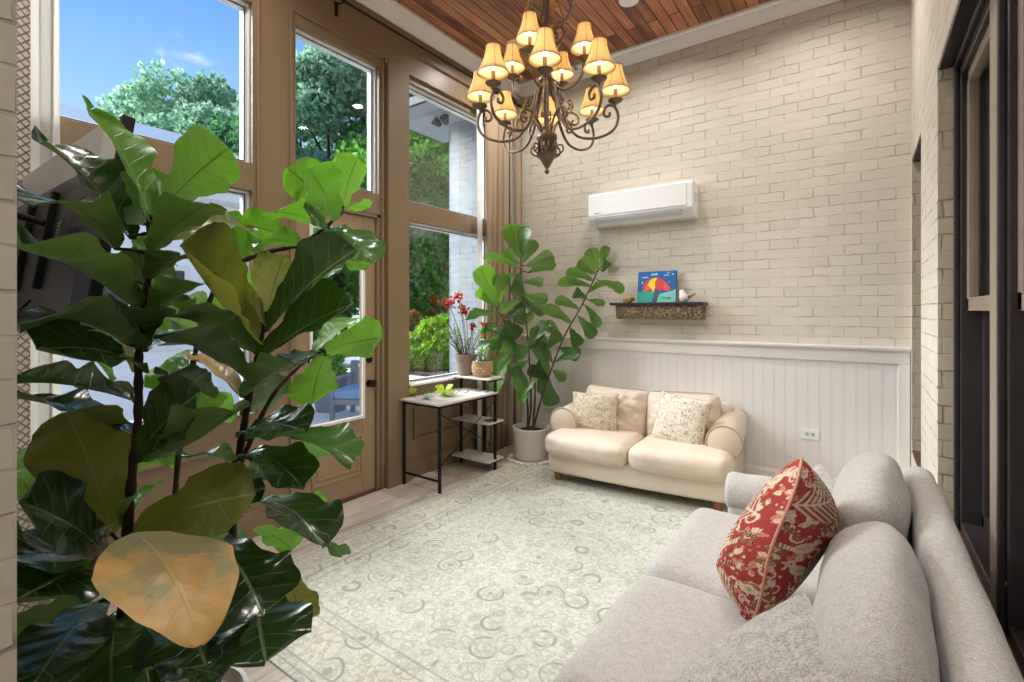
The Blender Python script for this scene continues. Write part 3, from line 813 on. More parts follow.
# bird figurine
t = thing('bird_figurine', (-1.345, YB-.095, ST), 'small white bird figurine with wooden tail at the right end of shelf', 'figurine', local=True)
m = MB()
m.lathe([(0, .0), (.022, .003), (.036, .018), (.040, .042), (.037, .064), (.029, .082), (.026, .094), (.024, .106), (.014, .118), (0, .122)], (.010, 0, 0), 22, Matrix.Rotation(R(-18), 4, 'Y'))
m.build('body', plain('white_glazed_clay', srgb(238,232,228), .4), t, smooth=True)
m = MB(); m.prism([(.010, .040), (.055, .062), (.100, .082), (.103, .073), (.065, .044), (.025, .024)], -.008, .008, 'y'); m.build('tail', MAT['turned_wood'], t, bevel=.003)
m = MB(); m.lathe([(.006, 0), (0, .018)], (-.050, 0, .100), 8, Matrix.Rotation(R(-95), 4, 'Y')); m.build('beak', MAT['turned_wood'], t)
# driftwood lump
t = None
m = MB()
def knob(u, v):
    a = 2*math.pi*u; b_ = math.pi*v
    p = V((math.sin(b_)*math.cos(a)*.06, math.sin(b_)*math.sin(a)*.036, math.cos(b_)*.036))
    k = 1+.35*nz(p, 40, 2); p = p*k
    return V((-1.885, YB-.09, ST+.026))+V((p.x, p.y, max(-.025, p.z+.012*math.sin(p.x*40))))
m.grid(knob, 28, 16, flip=True)
o = m.build('driftwood', plain('pale_driftwood', srgb(176,134,92), .7, 0, .3, 40, .3, .6, 60), smooth=True); tag(o, 'lumpy brown driftwood ornament at the left end of the wall shelf', 'ornament')
# ------------------------------------------------------------------ cushions
def pillow(mb, w, h, th, m, pinch=.10, n=22, seed=0, sag=0.0, wr=.008, rc=0):
    """square cushion in its own x-z plane (thickness along y), corners drawn in; uv over each face"""
    def pt(side):
        def f(i, j):
            x, z = i*2-1, j*2-1
            ex, ez = 1-abs(x)**2.4, 1-abs(z)**2.4
            d = (max(0, ex)*max(0, ez))**.42
            px = x*(1-pinch*(1-z*z)*abs(x)); pz = z*(1-pinch*(1-x*x)*abs(z))
            q_ = 1-rc*abs(x*z)**5; px *= q_; pz *= q_
            p = V((px*w/2, side*d*th/2, pz*h/2 - sag*(1-x*x)*(z+1)/2))
            q = nz((px*3, side*2, pz*3), 1.2, seed)+.5*nz((px*7, side*2, pz*7), 1.2, seed+1)
            p.y += side*q*wr*d
            # little folds running out of the corners
            c = abs(x)*abs(z); p.y += side*.010*math.sin((x-z if x*z < 0 else x+z)*4+9*math.atan2(z, x))*c*c*d
            return m @ p
        return f
    mb.grid(pt(-1), n, n, uv=True); mb.grid(pt(1), n, n, uv=True, flip=True)
def pillow_edge(w, h, m, pinch=.10, k=20, rc=0):
    pts = []
    for (a, b) in (((-1,-1),(1,-1)), ((1,-1),(1,1)), ((1,1),(-1,1)), ((-1,1),(-1,-1))):
        for i in range(k):
            x = a[0]+(b[0]-a[0])*i/k; z = a[1]+(b[1]-a[1])*i/k
            px = x*(1-pinch*(1-z*z)*abs(x)); pz = z*(1-pinch*(1-x*x)*abs(z))
            q_ = 1-rc*abs(x*z)**5; px *= q_; pz *= q_
            pts.append(m @ V((px*w/2, 0, pz*h/2)))
    return pts
def place(x, y, z, rz=0, rx=0, ry=0):
    return Matrix.Translation((x, y, z)) @ Matrix.Rotation(R(rz), 4, 'Z') @ Matrix.Rotation(R(rx), 4, 'X') @ Matrix.Rotation(R(ry), 4, 'Y')

# ------------------------------------------------------------------ cream leather loveseat
def loveseat():
    t = thing('loveseat', (-1.565, 4.185, 0), 'cream leather loveseat with rolled arms against the white wainscot', 'sofa', local=True)
    t.rotation_euler = (0, 0, R(4.5))
    W = .755
    L = MAT['leather']
    def wob(s, a=.006):
        def f(p): return p + V((nz(p, 6, s), nz(p, 6, s+3), nz(p, 6, s+5)))*a
        return f
    def bow(p):   # gently bowed front
        k = max(0, -p.y-.1)/.36
        return p + V((0, -.045*(1-(p.x/.8)**2)*k, 0))
    m = MB(); m.softbox((-W+.02, -.42, .085), (W-.02, .42, .27), .03, (0,0,0), 16, fn=lambda p: bow(p)); m.build('base', L, t, smooth=True)
    m = MB(); m.softbox((-W+.06, .18, .25), (W-.06, .45, .70), .08, (0,.02,.01), 14, fn=wob(3)); m.build('back_frame', L, t, smooth=True)
    # T-shaped seat cushions
    for s in (-1, 1):
        def shape(p, s=s):
            wr = .010*max(0, min(1, (-p.y+.05)/.25))*math.sin(p.x*60+18*nz(p, 3, 4)+p.z*30)*max(0, min(1, (.42-p.z)/.1+.3))*(.35+.65*(nz(p, 4, 8)+.5))
            q = p + V((0, -.045*(1-(p.x/.8)**2)*max(0, -p.y)/.4 - wr, 0))
            if abs(q.x) > .58 and q.y > -.24: q.x = math.copysign(.58+(abs(q.x)-.58)*max(0, 1-(q.y+.24)/.06), q.x) if q.y < -.18 else math.copysign(min(abs(q.x), .58), q.x)
            return q + V((nz(p, 5, 1), nz(p, 5, 2), nz(p, 5, 3)))*.006
        lo, hi = (.004, -.47, .235), (W+.005, .22, .425)
        if s < 0: lo, hi = (-hi[0], lo[1], lo[2]), (-lo[0], hi[1], hi[2])
        m = MB(); m.softbox(lo, hi, .075, (0, .01, .022), 20, fn=shape); m.build('seat_cushion', L, t, smooth=True)
        # rolled arm: sleeve plus pleated front disc
        a = MB()
        prof = []
        for k in range(13):
            w = R(-60+ 20*k); prof.append((s*(.70+.128*math.cos(w)), .478+.128*math.sin(w)))
        def sl(u, v, s=s):
            w = R(-75+ 300*u); r = .122*(1+.05*math.sin(v*3.1))
            y = -.22+.64*v
            fl = .02*(1-v)
            p = V((s*(.66+fl+r*math.cos(w)), y, .485+.10*v*v*.6+r*math.sin(w)))
            return p + V((nz(p, 7, 6), 0, nz(p, 7, 7)))*.008
        a.grid(sl, 26, 14, flip=(s < 0))
        a.softbox((s*.66-.11, -.19, .10), (s*.66+.10, .42, .47), .03, (0,0,0), 10)
        arm = a.build('arm', L, t, smooth=True)
        d = MB()
        def disc(u, v, s=s):
            w = 2*math.pi*u; r = .128*v
            dome = -.028*(1-v*v)
            pl = .0012*math.sin(w*11)*v*(1-v)*3
            y = -.222+dome+pl
            return V((s*.68+r*math.cos(w), y, .485+r*math.sin(w)))
        d.grid(disc, 44, 8, flip=True); d.build('arm_front', L, arm, smooth=True)
        d = MB(); d.tube([(s*.68+.130*math.cos(2*math.pi*k/32), -.223, .485+.130*math.sin(2*math.pi*k/32)) for k in range(32)], .006, 8, closed=True)
        d.build('piping', MAT['leather_seam'], arm, smooth=True)
        # plump back cushion with gathered corners
        b = MB()
        mm = place(s*.30, .125, .572, 0, -14, -2*s)
        pillow(b, .63, .45, .34, mm, .02, 34, 11+s, .016, .032, .10)
        c = b.build('back_cushion', L, t, smooth=True)
        b = MB(); b.tube(pillow_edge(.625, .445, mm, .02, 30, .10), .005, 6, closed=True); b.build('piping', MAT['leather_seam'], c, smooth=True)
    for sx in (-1, 1):
        for sy in (-1, 1):
            m = MB(); m.lathe([(.026, 0), (.034, .01), (.038, .04), (.034, .07), (.04, .095)], (sx*.66, -.36 if sy < 0 else .36, .011 if sy < 0 else 0.0), 18); m.build('foot', MAT['turned_wood'], t, auto=40)
    return t
loveseat()
LS = Matrix.Translation((-1.565, 4.185, 0)) @ Matrix.Rotation(R(4.5), 4, 'Z')
def throw(name, mat, w, h, th, m, label, pinch=.07, seed=0, pip=None):
    c = m @ V((0, 0, -h/2))
    t = thing(name, c, label, 'cushion')
    b = MB(); pillow(b, w, h, th, m, pinch, 26, seed); o = b.build('cover', MAT[mat], t, smooth=True)
    b = MB(); b.tube(pillow_edge(w*.997, h*.997, m, pinch), .0035, 6, closed=True); b.build('piping', MAT[pip or mat], t, smooth=True)
    return t
throw('throw_pillow', 'floral_small', .43, .365, .15, LS @ place(-.425, -.10, .575, 6, -13, -1), 'square cream cushion with grey flowers at the left end of cream loveseat', .06, 3, 'leather_seam')
throw('throw_pillow', 'floral_large', .44, .42, .15, LS @ place(.335, -.12, .595, -10, -17, 6), 'tilted cream cushion with green vine flowers at the right end of loveseat', .06, 5, 'leather_seam')

# ------------------------------------------------------------------ grey sofa with its back to the window wall
def sofa():
    t = thing('sofa', (-.25, 1.93, 0), 'large grey fabric sofa under the dark windows on the right', 'sofa')
    S = MAT['sofa']
    def wob(s, a=.007, f=5):
        return lambda p: p + V((nz(p, f, s), nz(p, f, s+3), nz(p, f, s+5)))*a
    m = MB(); m.softbox((-.66, 1.0, .07), (.20, 2.88, .29), .03, (0,0,0), 12); m.build('base', S, t, smooth=True)
    # back: long rounded rail
    def lean(p): return p + V(((p.z-.1)*.035, 0, 0)) + V((nz(p, 3, 4), 0, nz(p, 3, 6)))*.010
    m = MB(); m.softbox((.118, .93, .08), (.232, 2.80, .825), .055, (0,0,.0), 22, fn=lean); m.build('backrest', S, t, smooth=True)
    for y0, y1, s in ((1.125, 1.945, 1), (1.955, 2.775, 2)):
        m = MB(); m.softbox((-.745, y0, .265), (.06, y1, .455), .072, (.012, .0, .020), 20, fn=wob(s, .012, 4)); m.build('seat_cushion', MAT['sofa_seat'], t, smooth=True)
    for y, s in ((1.03, 1), (2.90, 2)):
        a = MB()
        def f(p): return p + V((nz(p, 6, s), nz(p, 6, s+2), nz(p, 6, s+4)))*.008
        a.softbox((-.60, y-.085, .08), (.16, y+.085, .50), .04, (0,0,0), 12, fn=f)
        def roll(u, v, y=y):
            w = 2*math.pi*u; x = -.625+.80*v
            r = .105*(1-.0*v)
            e = min(1, v/.05, (1-v)/.05); r *= math.sqrt(max(0, 1-(1-e)**2))
            p = V((x, y+r*math.cos(w), .515+r*.95*math.sin(w)))
            return p + V((nz(p, 7, 6), nz(p, 7, 5), nz(p, 7, 7)))*.010
        a.grid(roll, 28, 40)
        a.build('arm', S, t, smooth=True)
    # loose back cushions, slumped
    for y0, y1, s, x0, x1, zt in ((1.10, 1.91, 1, -.118, .074, .862), (1.94, 2.66, 2, -.115, .076, .90)):
        def f(p, s=s, y0=y0, y1=y1, zt=zt):
            k = (p.z-.45)/.4
            q = p + V((.05*k, 0, 0))
            q.z += .018*math.sin((p.y-y0)/(y1-y0)*math.pi) - .045*max(0, -(p.x-.0)/.2)*max(0, k)
            return q + V((nz(p, 5, s), nz(p, 5, s+3), nz(p, 5, s+5)))*.016 + V((nz(p, 13, s), nz(p, 13, s+3), nz(p, 13, s+5)))*.004
        m = MB(); m.softbox((x0, y0, .44), (x1, y1, zt), .115, (.02, .0, .02), 16, fn=f); c = m.build('back_cushion', S, t, smooth=True)
    for x in (-.58, .14):
        for y in (1.06, 2.82):
            m = MB(); m.box((x-.03, y-.03, .0115 if x < -.36 else 0), (x+.03, y+.03, .085)); m.build('foot', MAT['dark_wood'], t, bevel=.004)
    return t
sofa()
_z = V((.285, .13, .257)).normalized(); _x = V((.06, -1, -.14)); _x = (_x-_z*_x.dot(_z)).normalized(); _y = _z.cross(_x)
_c = V((-.205, 1.22, .632))
throw('throw_pillow', 'throw_grey', .46, .45, .115, Matrix(((_x.x,_y.x,_z.x,_c.x),(_x.y,_y.y,_z.y,_c.y),(_x.z,_y.z,_z.z,_c.z),(0,0,0,1))), 'grey nubby cushion leaning at the near end of grey sofa', .03, 8)
throw('throw_pillow', 'throw_grey', .38, .30, .13, place(-.19, 2.72, .60, -75, -30, 0), 'grey cushion in far corner of grey sofa behind the red cushion', .07, 9)

def make_print():
    """the woven picture on the red cloth: ferns, birds, berries, leaves (metres on the cloth)"""
    rnd = random.Random(12)
    RED, CREAM, GREY, DARK, OLIVE, PINK = [srgb(*c) for c in ((166,64,57), (228,208,180), (138,116,104), (50,40,48), (128,116,66), (206,140,110))]
    M_ = []
    def add(x, y, r, f): M_.append((x, y, r, f))
    def ell(px, py, cx, cy, a, b_, th=0):
        c, s_ = math.cos(th), math.sin(th); dx, dy = px-cx, py-cy
        return ((dx*c+dy*s_)/a)**2+((-dx*s_+dy*c)/b_)**2 < 1
    def fern(x, y, ang, L, W, n=8):
        ca, sa = math.cos(ang), math.sin(ang)
        def f(px, py):
            dx, dy = px-x, py-y; a = (dx*ca+dy*sa)/L; q = (-dx*sa+dy*ca)/W
            if not 0 < a < 1 or abs(q) > 1: return None
            if abs(q) < .04: return CREAM
            e = a-abs(q)*.38; k = e*n % 1
            if e < 0 or e > .80 or abs(q) > 1.02*math.sin(math.pi*min(1, max(0, e+.12)))**.6: return None
            return CREAM if k < .34 else GREY if k < .60 else None
        add(x+ca*L/2, y+sa*L/2, L*.62+W, f)
    def bird(x, y, s, fl, col=CREAM):
        def f(px, py):
            a, q = (px-x)/s*fl, (py-y)/s
            if ell(a, q, 0, 0, .5, .30, .25) or ell(a, q, .46, .34, .19, .17) or ell(a, q, .66, .30, .12, .05):
                if ell(a, q, -.08, .02, .30, .14, .3) and (a*9 % 1) < .4: return GREY
                if ell(a, q, .50, .38, .045, .045): return DARK
                return col
            if -1.05 < a < -.3 and abs(q+.16+(a+.3)*.32) < .10-.05*(a+.3): return col if (a*7 % 1) < .65 else GREY
            if abs(a) < .06 and -.5 < q < -.2: return col
            return None
        add(x, y, s*1.2, f)
    def berry(x, y, r):
        def f(px, py):
            d = math.hypot(px-x, py-y)/r
            return None if d > 1 else CREAM if d < .34 else DARK if d < .82 else PINK
        add(x, y, r*1.1, f)
    def dot(x, y, r, c): add(x, y, r, lambda px, py: c if math.hypot(px-x, py-y) < r else None)
    def leaf(x, y, ang, L, c):
        ca, sa = math.cos(ang), math.sin(ang)
        def f(px, py):
            dx, dy = px-x, py-y; a = (dx*ca+dy*sa)/L; q = (-dx*sa+dy*ca)/L
            if not 0 < a < 1 or abs(q) > .26*math.sin(math.pi*a): return None
            return RED if abs(q) < .02 else c
        add(x+ca*L/2, y+sa*L/2, L*.6, f)
    def scroll(x, y, r, a0, turn):
        def f(px, py):
            d = math.hypot(px-x, py-y); th = (math.atan2(py-y, px-x)-a0)*turn % 6.283
            rr = r*(1-.12*th); return CREAM if th < 4.6 and abs(d-rr) < .0026 else None
        add(x, y, r*1.1, f)
    # the big motifs, both sides of the fold
    fern(.175, .36, 2.75, .15, .062); fern(.235, .40, .18, .17, .070); fern(.12, .02, 1.9, .17, .06); fern(.33, .16, 1.05, .12, .05, 7)
    fern(.04, .24, .9, .11, .045, 7); fern(.40, .42, 2.2, .12, .05, 7); fern(.30, .03, .7, .12, .05, 7)
    bird(.10, .27, .060, -1); bird(.155, .47, .058, 1); bird(.06, .40, .050, -1); bird(.29, .275, .052, 1); bird(.30, .205, .050, -1); bird(.07, .15, .050, 1); bird(.39, .29, .05, -1); bird(.25, .50, .045, 1); bird(.20, .12, .046, -1); bird(.37, .08, .05, 1); bird(.36, .505, .045, -1)
    for cx, cy in ((.185, .285), (.265, .325), (.34, .345), (.13, .20), (.24, .075), (.09, .50), (.41, .20)):
        for k in range(8): berry(cx+rnd.uniform(-.030, .030), cy+rnd.uniform(-.022, .022), .0068)
    for k in range(95):
        x, y = rnd.uniform(0, .46), rnd.uniform(0, .55)
        for j in range(5): leaf(x, y, rnd.uniform(0, 6.28), rnd.uniform(.018, .03), rnd.choice((CREAM, OLIVE, PINK, CREAM)))
    for k in range(80): scroll(rnd.uniform(0, .46), rnd.uniform(0, .55), rnd.uniform(.010, .022), rnd.uniform(0, 6), rnd.choice((-1, 1)))
    for k in range(420): dot(rnd.uniform(0, .46), rnd.uniform(0, .55), rnd.uniform(.0022, .0048), rnd.choice((CREAM, PINK, OLIVE, CREAM, GREY)))
    G_ = {}; C_ = .02
    for i, (x, y, r, f) in enumerate(M_):
        for a in range(int((x-r)/C_)-1, int((x+r)/C_)+2):
            for b_ in range(int((y-r)/C_)-1, int((y+r)/C_)+2): G_.setdefault((a, b_), []).append(i)
    def look(x, y):
        for i in G_.get((int(x/C_), int(y/C_)), ()):
            c = M_[i][3](x, y)
            if c: return c
        return RED
    return look
bird_print = make_print()
def red_pillow():
    """stood on a corner, folded along the diagonal so that its piped edge faces the room"""
    T = P(802, 459, .00325); B = P(752, 627, .00335); Rr = P(839, 522, .0035); L = P(723, 572, .0037)
    B.z = max(B.z, .468)
    mid = P(775, 545, .00292)
    t = thing('throw_pillow', B, 'red cushion with cream bird and leaf print on the grey sofa', 'cushion')
    def ridge(v):
        a = T.lerp(B, v); q = a + (mid - T.lerp(B, .5))*(4*v*(1-v))**.75
        return q + V((.006*math.sin(v*9), 0, 0))
    def side(C, v):
        # outline corner to corner, pulled into a soft curve
        k = .62 if C is L else .45
        a = T.lerp(C, v/k) if v < k else C.lerp(B, (v-k)/(1-k))
        o_ = (C-T.lerp(B, k)).normalized()
        return a + o_*(.035*math.sin(math.pi*v/k) if v < k else .022*math.sin(math.pi*(v-k)/(1-k)))
    nrm = (mid - T.lerp(B, .5)).normalized()
    b = MB(); NU, NV = 120, 190
    def half(C, sgn, bulge):
        def f(u, v):
            r = ridge(v); e = side(C, v)
            p = r.lerp(e, u)
            k = math.sin(math.pi*min(1, max(0, u)))**.8 * (4*v*(1-v))**.6
            out = (e-r).cross(B-T).normalized()*sgn
            p += out*bulge*k
            p += nrm*(.010*nz((u*3, v*4, sgn), 1.5, 2)+.006*nz((u*8, v*9, sgn), 1.5, 3))*k
            return p
        return f
    b.grid(half(L, 1, .075), NU, NV); b.grid(half(Rr, -1, .055), NU, NV, flip=True)
    n0 = len(b.v)
    # uv: the print runs over both faces at its real scale
    back = -nrm
    def rear(u, v):
        a = side(L, v); c = side(Rr, v); p = a.lerp(c, u)
        return p + back*.11*math.sin(math.pi*u)**.7*(4*v*(1-v))**.6
    b.grid(rear, 24, 30, flip=False)
    h1 = (NU+1)*(NV+1); cols = []
    for i in range(len(b.v)):
        if i < h1: u, v = .5-(i % (NU+1))/NU*.5, 1-(i//(NU+1))/NV
        elif i < 2*h1: k = i-h1; u, v = .5+(k % (NU+1))/NU*.5, 1-(k//(NU+1))/NV
        else: k = i-2*h1; u, v = (k % 25)/24, 1-(k//25)/30
        b.uv[i] = (u, v); cols.append(bird_print(u*.46, v*.55))
    o = b.build('cover', MAT['print'], t, smooth=True)
    ca = o.data.color_attributes.new('print', 'FLOAT_COLOR', 'POINT')
    ca.data.foreach_set('color', [x for c in cols for x in c])
    bm = bmesh.new(); bm.from_mesh(o.data); bmesh.ops.remove_doubles(bm, verts=bm.verts, dist=.0004); bmesh.ops.recalc_face_normals(bm, faces=bm.faces); bm.to_mesh(o.data); bm.free()
    b = MB(); b.tube([ridge(k/24)+nrm*.002 for k in range(25)], .0048, 8); b.build('piping', MAT['red_piping'], t, smooth=True)
    # gathered corners
    for nm, C, d in (('gathered_corner', Rr, (Rr-T.lerp(B, .5)).normalized()), ('gathered_corner', B, (B-T).normalized())):
        b = MB()
        def tuft(u, v, C=C, d=d):
            a = 2*math.pi*u; side_ = d.orthogonal().normalized(); s2 = d.cross(side_)
            r = (.020*(1-v)+.026*math.sin(v*math.pi))*(1+.25*math.sin(a*4))
            return C - d*.03 + d*.045*v + side_*math.cos(a)*r + s2*math.sin(a)*r*.7
        b.grid(tuft, 24, 8, uv=True)
        o = b.build(nm, MAT['red'], t, smooth=True)
red_pillow()

# ------------------------------------------------------------------ desk in the corner window
def desk():
    x0, x1, y0, y1 = -3.245, -2.80, 2.90, 3.665
    t = thing('desk', (-3.02, 3.28, 0), 'small black-framed desk with pale top and side shelves under the corner window', 'desk')
    K = MAT['black_metal']; g = .011
    def leg(x, y, z1): bx('leg', (x-g, y-g, 0), (x+g, y+g, z1), K, t, .002)
    leg(x0+g, y0+g, .722); leg(x1-g, y0+g, .722); leg(x0+g, y1-g, .86); leg(x1-g, y1-g, .86)
    m = MB()
    m.box((x0, y0+.002, .70), (x1, y0+.02, .722)); m.box((x0, y0, .70), (x0+.018, y1, .722)); m.box((x1-.018, y0, .70), (x1, y1, .722)); m.box((x0, y1-.02, .70), (x1, y1, .722))
    m.build('top_frame', K, t, bevel=.002)
    bx('stretcher', (x0, y0+.004, .095), (x1, y0+.018, .112), K, t, .002)
    for z in (.075, .43, .842):
        m = MB(); m.box((x0, y1-.018, z), (x1, y1-.004, z+.015))
        for x in (x0, x1-.014): m.box((x, y1-.115, z), (x+.014, y1+.09, z+.015))
        m.build('shelf_frame', K, t, bevel=.002)
    bx('desk_top', (x0-.012, y0-.012, .722), (x1+.008, y1+.012, .740), MAT['shelf_wood'], t, .002)
    for z in (.092, .445, .857):
        bx('shelf', (x0-.008, y1-.13, z), (x1+.006, y1+.105, z+.015), MAT['shelf_wood'], t, .002)
    for a, b in (((.655), (.235)), ((.215), (.655))):
        m = MB(); m.tube([(x1-.02, y0+.02, a), (x1-.02, y1-.02, b)], .004, 6); m.build('brace', K, t, smooth=True)
desk()

# ------------------------------------------------------------------ chandelier
def chandelier():
    cx, cy = -1.57, 2.56
    t = thing('chandelier', (cx, cy, ZC), 'bronze scrollwork chandelier with ivory lamp shades hanging from the plank ceiling', 'chandelier', local=True)
    Z = lambda z: z-ZC
    metal = plain('antique_gilt_bronze', srgb(118,97,78), .36, .55, .5, 30, .3)
    gilt = plain('rubbed_gold', srgb(168,128,66), .36, .75, .5, 30, .25)
    prof = [(0, 2.335), (.010, 2.342), (.016, 2.355), (.010, 2.368), (.014, 2.378), (.022, 2.39), (.034, 2.412), (.046, 2.432), (.062, 2.442), (.066, 2.452), (.052, 2.46), (.040, 2.475), (.036, 2.50), (.044, 2.525), (.058, 2.54), (.064, 2.552), (.062, 2.572), (.048, 2.582), (.02, 2.59), (.013, 2.61), (.013, 2.86), (.024, 2.872), (.046, 2.885), (.056, 2.90), (.046, 2.915), (.022, 2.93), (.016, 2.96), (.016, 3.16), (.03, 3.18), (.045, 3.21), (.03, 3.25), (.016, 3.28), (.014, 3.52), (.03, 3.55), (.026, 3.585), (.01, 3.60)]
    m = MB(); m.lathe([(r, Z(z)) for r, z in prof], (0,0,0), 24); m.build('column', metal, t, auto=40)
    m = MB()
    for k in range(8):   # vase leaves round the lower hub
        a = 2*math.pi*k/8
        pts = spline([(.05, 2.455), (.068, 2.49), (.074, 2.53), (.09, 2.50), (.088, 2.475), (.075, 2.48)], 5)if False else [(.045, 2.46), (.055, 2.50), (.05, 2.535)]
        m.tube([(r*math.cos(a), r*math.sin(a), Z(z)) for r, z in pts], [.006, .009, .004], 6)
    for k in range(8):
        a = 2*math.pi*(k+.5)/8
        pts = [(.046, 2.45), (.075, 2.455), (.098, 2.475), (.095, 2.505), (.072, 2.51), (.064, 2.493), (.076, 2.483)]
        m.tube([p for p in spline([(r*math.cos(a), r*math.sin(a), Z(z)) for r, z in pts], 5)], .0055, 6)
    m.build('hub_leaves', metal, t, smooth=True)
    for k in range(8):
        a = 2*math.pi*(k+.5)/8
        m = MB(); c, s = math.cos(a), math.sin(a)
        pts = [(.035, 2.575), (.055, 2.63), (.095, 2.685), (.145, 2.70), (.185, 2.675), (.19, 2.635), (.165, 2.622), (.152, 2.64), (.162, 2.652)]
        m.tube(spline([(r*c, r*s, Z(z)) for r, z in pts], 6), .0072, 7)
        m.tube(spline([(r*c, r*s, Z(z)) for r, z in [(.145, 2.70), (.16, 2.745), (.14, 2.775), (.125, 2.76)]], 5), [.005]*16, 6) 
        for (r, z) in ((.135, 2.725), (.155, 2.735), (.14, 2.75)):
            m.lathe([(0, -.012), (.01, -.004), (.008, .006), (0, .012)], (r*c, r*s, Z(z)), 7)
        m.build('scroll', metal if k % 2 else gilt, t, smooth=True)
    sh = MAT['shade']
    def make_arm(pts, cup_r, cup_z, thick, sc):
        """arm along +x with cup, sleeve, bulb and shade"""
        m = MB(); m.tube(spline([(r, 0, Z(z)) for r, z in pts], 7), thick, 8)
        arm = m.build('arm', metal, t, smooth=True)
        z0 = Z(cup_z); x = cup_r
        m = MB(); m.lathe([(0, z0-.038), (.008, z0-.034), (.007, z0-.024), (.016, z0-.016), (.040*sc, z0-.004), (.045*sc, z0+.004), (.041*sc, z0+.006), (.016, z0-.004), (.0, z0-.004)], (x, 0, 0), 22); m.build('candle_cup', metal, arm, auto=50)
        m = MB(); m.lathe([(.0115, z0-.002), (.0115, z0+.072), (.006, z0+.074), (0, z0+.074)], (x, 0, 0), 14); m.build('candle_sleeve', plain('beige_sleeve', srgb(198,160,128), .5), arm, auto=40)
        m = MB(); m.lathe([(.006, z0+.074), (.012, z0+.09), (.013, z0+.105), (.007, z0+.125), (0, z0+.14)], (x, 0, 0), 12); m.build('bulb', MAT['bulb'], arm, smooth=True)
        s0 = z0+.056; h = .152*sc
        m = MB(); pr = []
        for k in range(9):
            q = k/8; pr.append((sc*(.040+.048*(1-q)**1.7), s0+h*q))
        m.lathe_open = True
        n = 40
        vs = []
        for (r, z) in pr:
            for j in range(n):
                w = 2*math.pi*j/n; rr = r*(1+.012*math.cos(w*20))
                vs.append((x+rr*math.cos(w), rr*math.sin(w), z))
        m.add(vs, [(i*n+j, i*n+(j+1) % n, (i+1)*n+(j+1) % n, (i+1)*n+j) for i in range(8) for j in range(n)])
        so = m.build('lamp_shade', sh, arm, smooth=True, solid=.0016)
        m = MB()
        for r, z in (pr[0], pr[-1]): m.tube([(x+r*math.cos(2*math.pi*k/32), r*math.sin(2*math.pi*k/32), z) for k in range(32)], .0022, 6, closed=True)
        for k in range(6):
            w = 2*math.pi*k/6; m.tube([(x+(r+.0012)*math.cos(w), (r+.0012)*math.sin(w), z) for r, z in pr], .0013, 5)
        m.build('shade_trim', plain('brown_trim', srgb(150,110,66), .7), arm, smooth=True)
        l = bpy.data.lights.new('candle_bulb', 'POINT'); l.energy = BULB_W; l.shadow_soft_size = .018; l.color = (1, .88, .70)
        lo = bpy.data.objects.new('lamp', l); COL.objects.link(lo); lo.parent = arm; lo.location = (x, 0, z0+.112)
        return arm
    low = [(.03, 2.90), (.06, 2.86), (.085, 2.76), (.115, 2.655), (.18, 2.575), (.265, 2.545), (.345, 2.565), (.405, 2.625), (.428, 2.70), (.41, 2.762), (.37, 2.775), (.342, 2.745), (.35, 2.712), (.376, 2.712), (.378, 2.732)]
    up = [(.025, 2.96), (.05, 2.91), (.09, 2.862), (.15, 2.84), (.22, 2.858), (.275, 2.905), (.285, 2.965), (.255, 3.0), (.222, 2.985), (.22, 2.955), (.243, 2.948)]
    low = [(r, z-.034*max(0, min(1, (z-2.55)/.1)) if i > 3 else z) for i, (r, z) in enumerate(low)]
    up = [(r*.82, z-.012) for r, z in up]
    a0 = make_arm(low, .412, 2.768, .0085, 1.0)
    b0 = make_arm(up, .240, 2.985, .0075, .93)
    def spin(src, deg, first):
        o = src if first else copy_tree(src, t)
        o.rotation_euler = (0, 0, R(deg)); return o
    for k in range(8): spin(a0, -60+45*k, k == 0)
    for k in range(4): spin(b0, -82.5+90*k, k == 0)
    # upper scrollwork
    for k in range(6):
        a = 2*math.pi*k/6+.3; c, s = math.cos(a), math.sin(a)
        m = MB()
        pts = [(.02, 3.14), (.07, 3.13), (.105, 3.17), (.09, 3.22), (.06, 3.215), (.055, 3.19), (.075, 3.18)]
        m.tube(spline([(r*c, r*s, Z(z)) for r, z in pts], 6), .0085, 6)
        pts = [(.02, 3.20), (.06, 3.24), (.125, 3.27), (.15, 3.33), (.12, 3.39), (.075, 3.43), (.055, 3.48), (.07, 3.53), (.10, 3.53), (.105, 3.50), (.085, 3.49)]
        m.tube(spline([(r*c, r*s, Z(z)) for r, z in pts], 6), .0085, 6)
        for (r, z, q) in ((.15, 3.33, .03), (.10, 3.41, .026), (.125, 3.27, .026), (.105, 3.17, .022)):
            for e in (-1, 1):
                d = V((c*.6-s*e*.8, s*.6+c*e*.8, .5)).normalized()
                p = V((r*c, r*s, Z(z)))
                m.tube([p, p+d*q*.5, p+d*q, p+d*q*1.5], [.003, .008, .006, .001], 6)
        m.build('leaf_scroll', gilt if k % 2 else metal, t, smooth=True)
    m = MB()
    z = 3.60; k = 0
    while z < 4.03:
        ring = []
        for j in range(16):
            w = 2*math.pi*j/16; a_ = .012*math.cos(w); b_ = .022*math.sin(w)
            ring.append((a_ if k % 2 else 0, 0 if k % 2 else a_, Z(z+.016)+b_))
        m.tube(ring, .003, 6, closed=True); z += .034; k += 1
    m.build('chain', metal, t, smooth=True)
    m = MB(); m.lathe([(.006, -.075), (.02, -.07), (.03, -.05), (.06, -.028), (.068, -.012), (.068, 0)], (0,0,0), 28); m.build('canopy', metal, t, auto=40)
BULB_W = 2.5
chandelier()

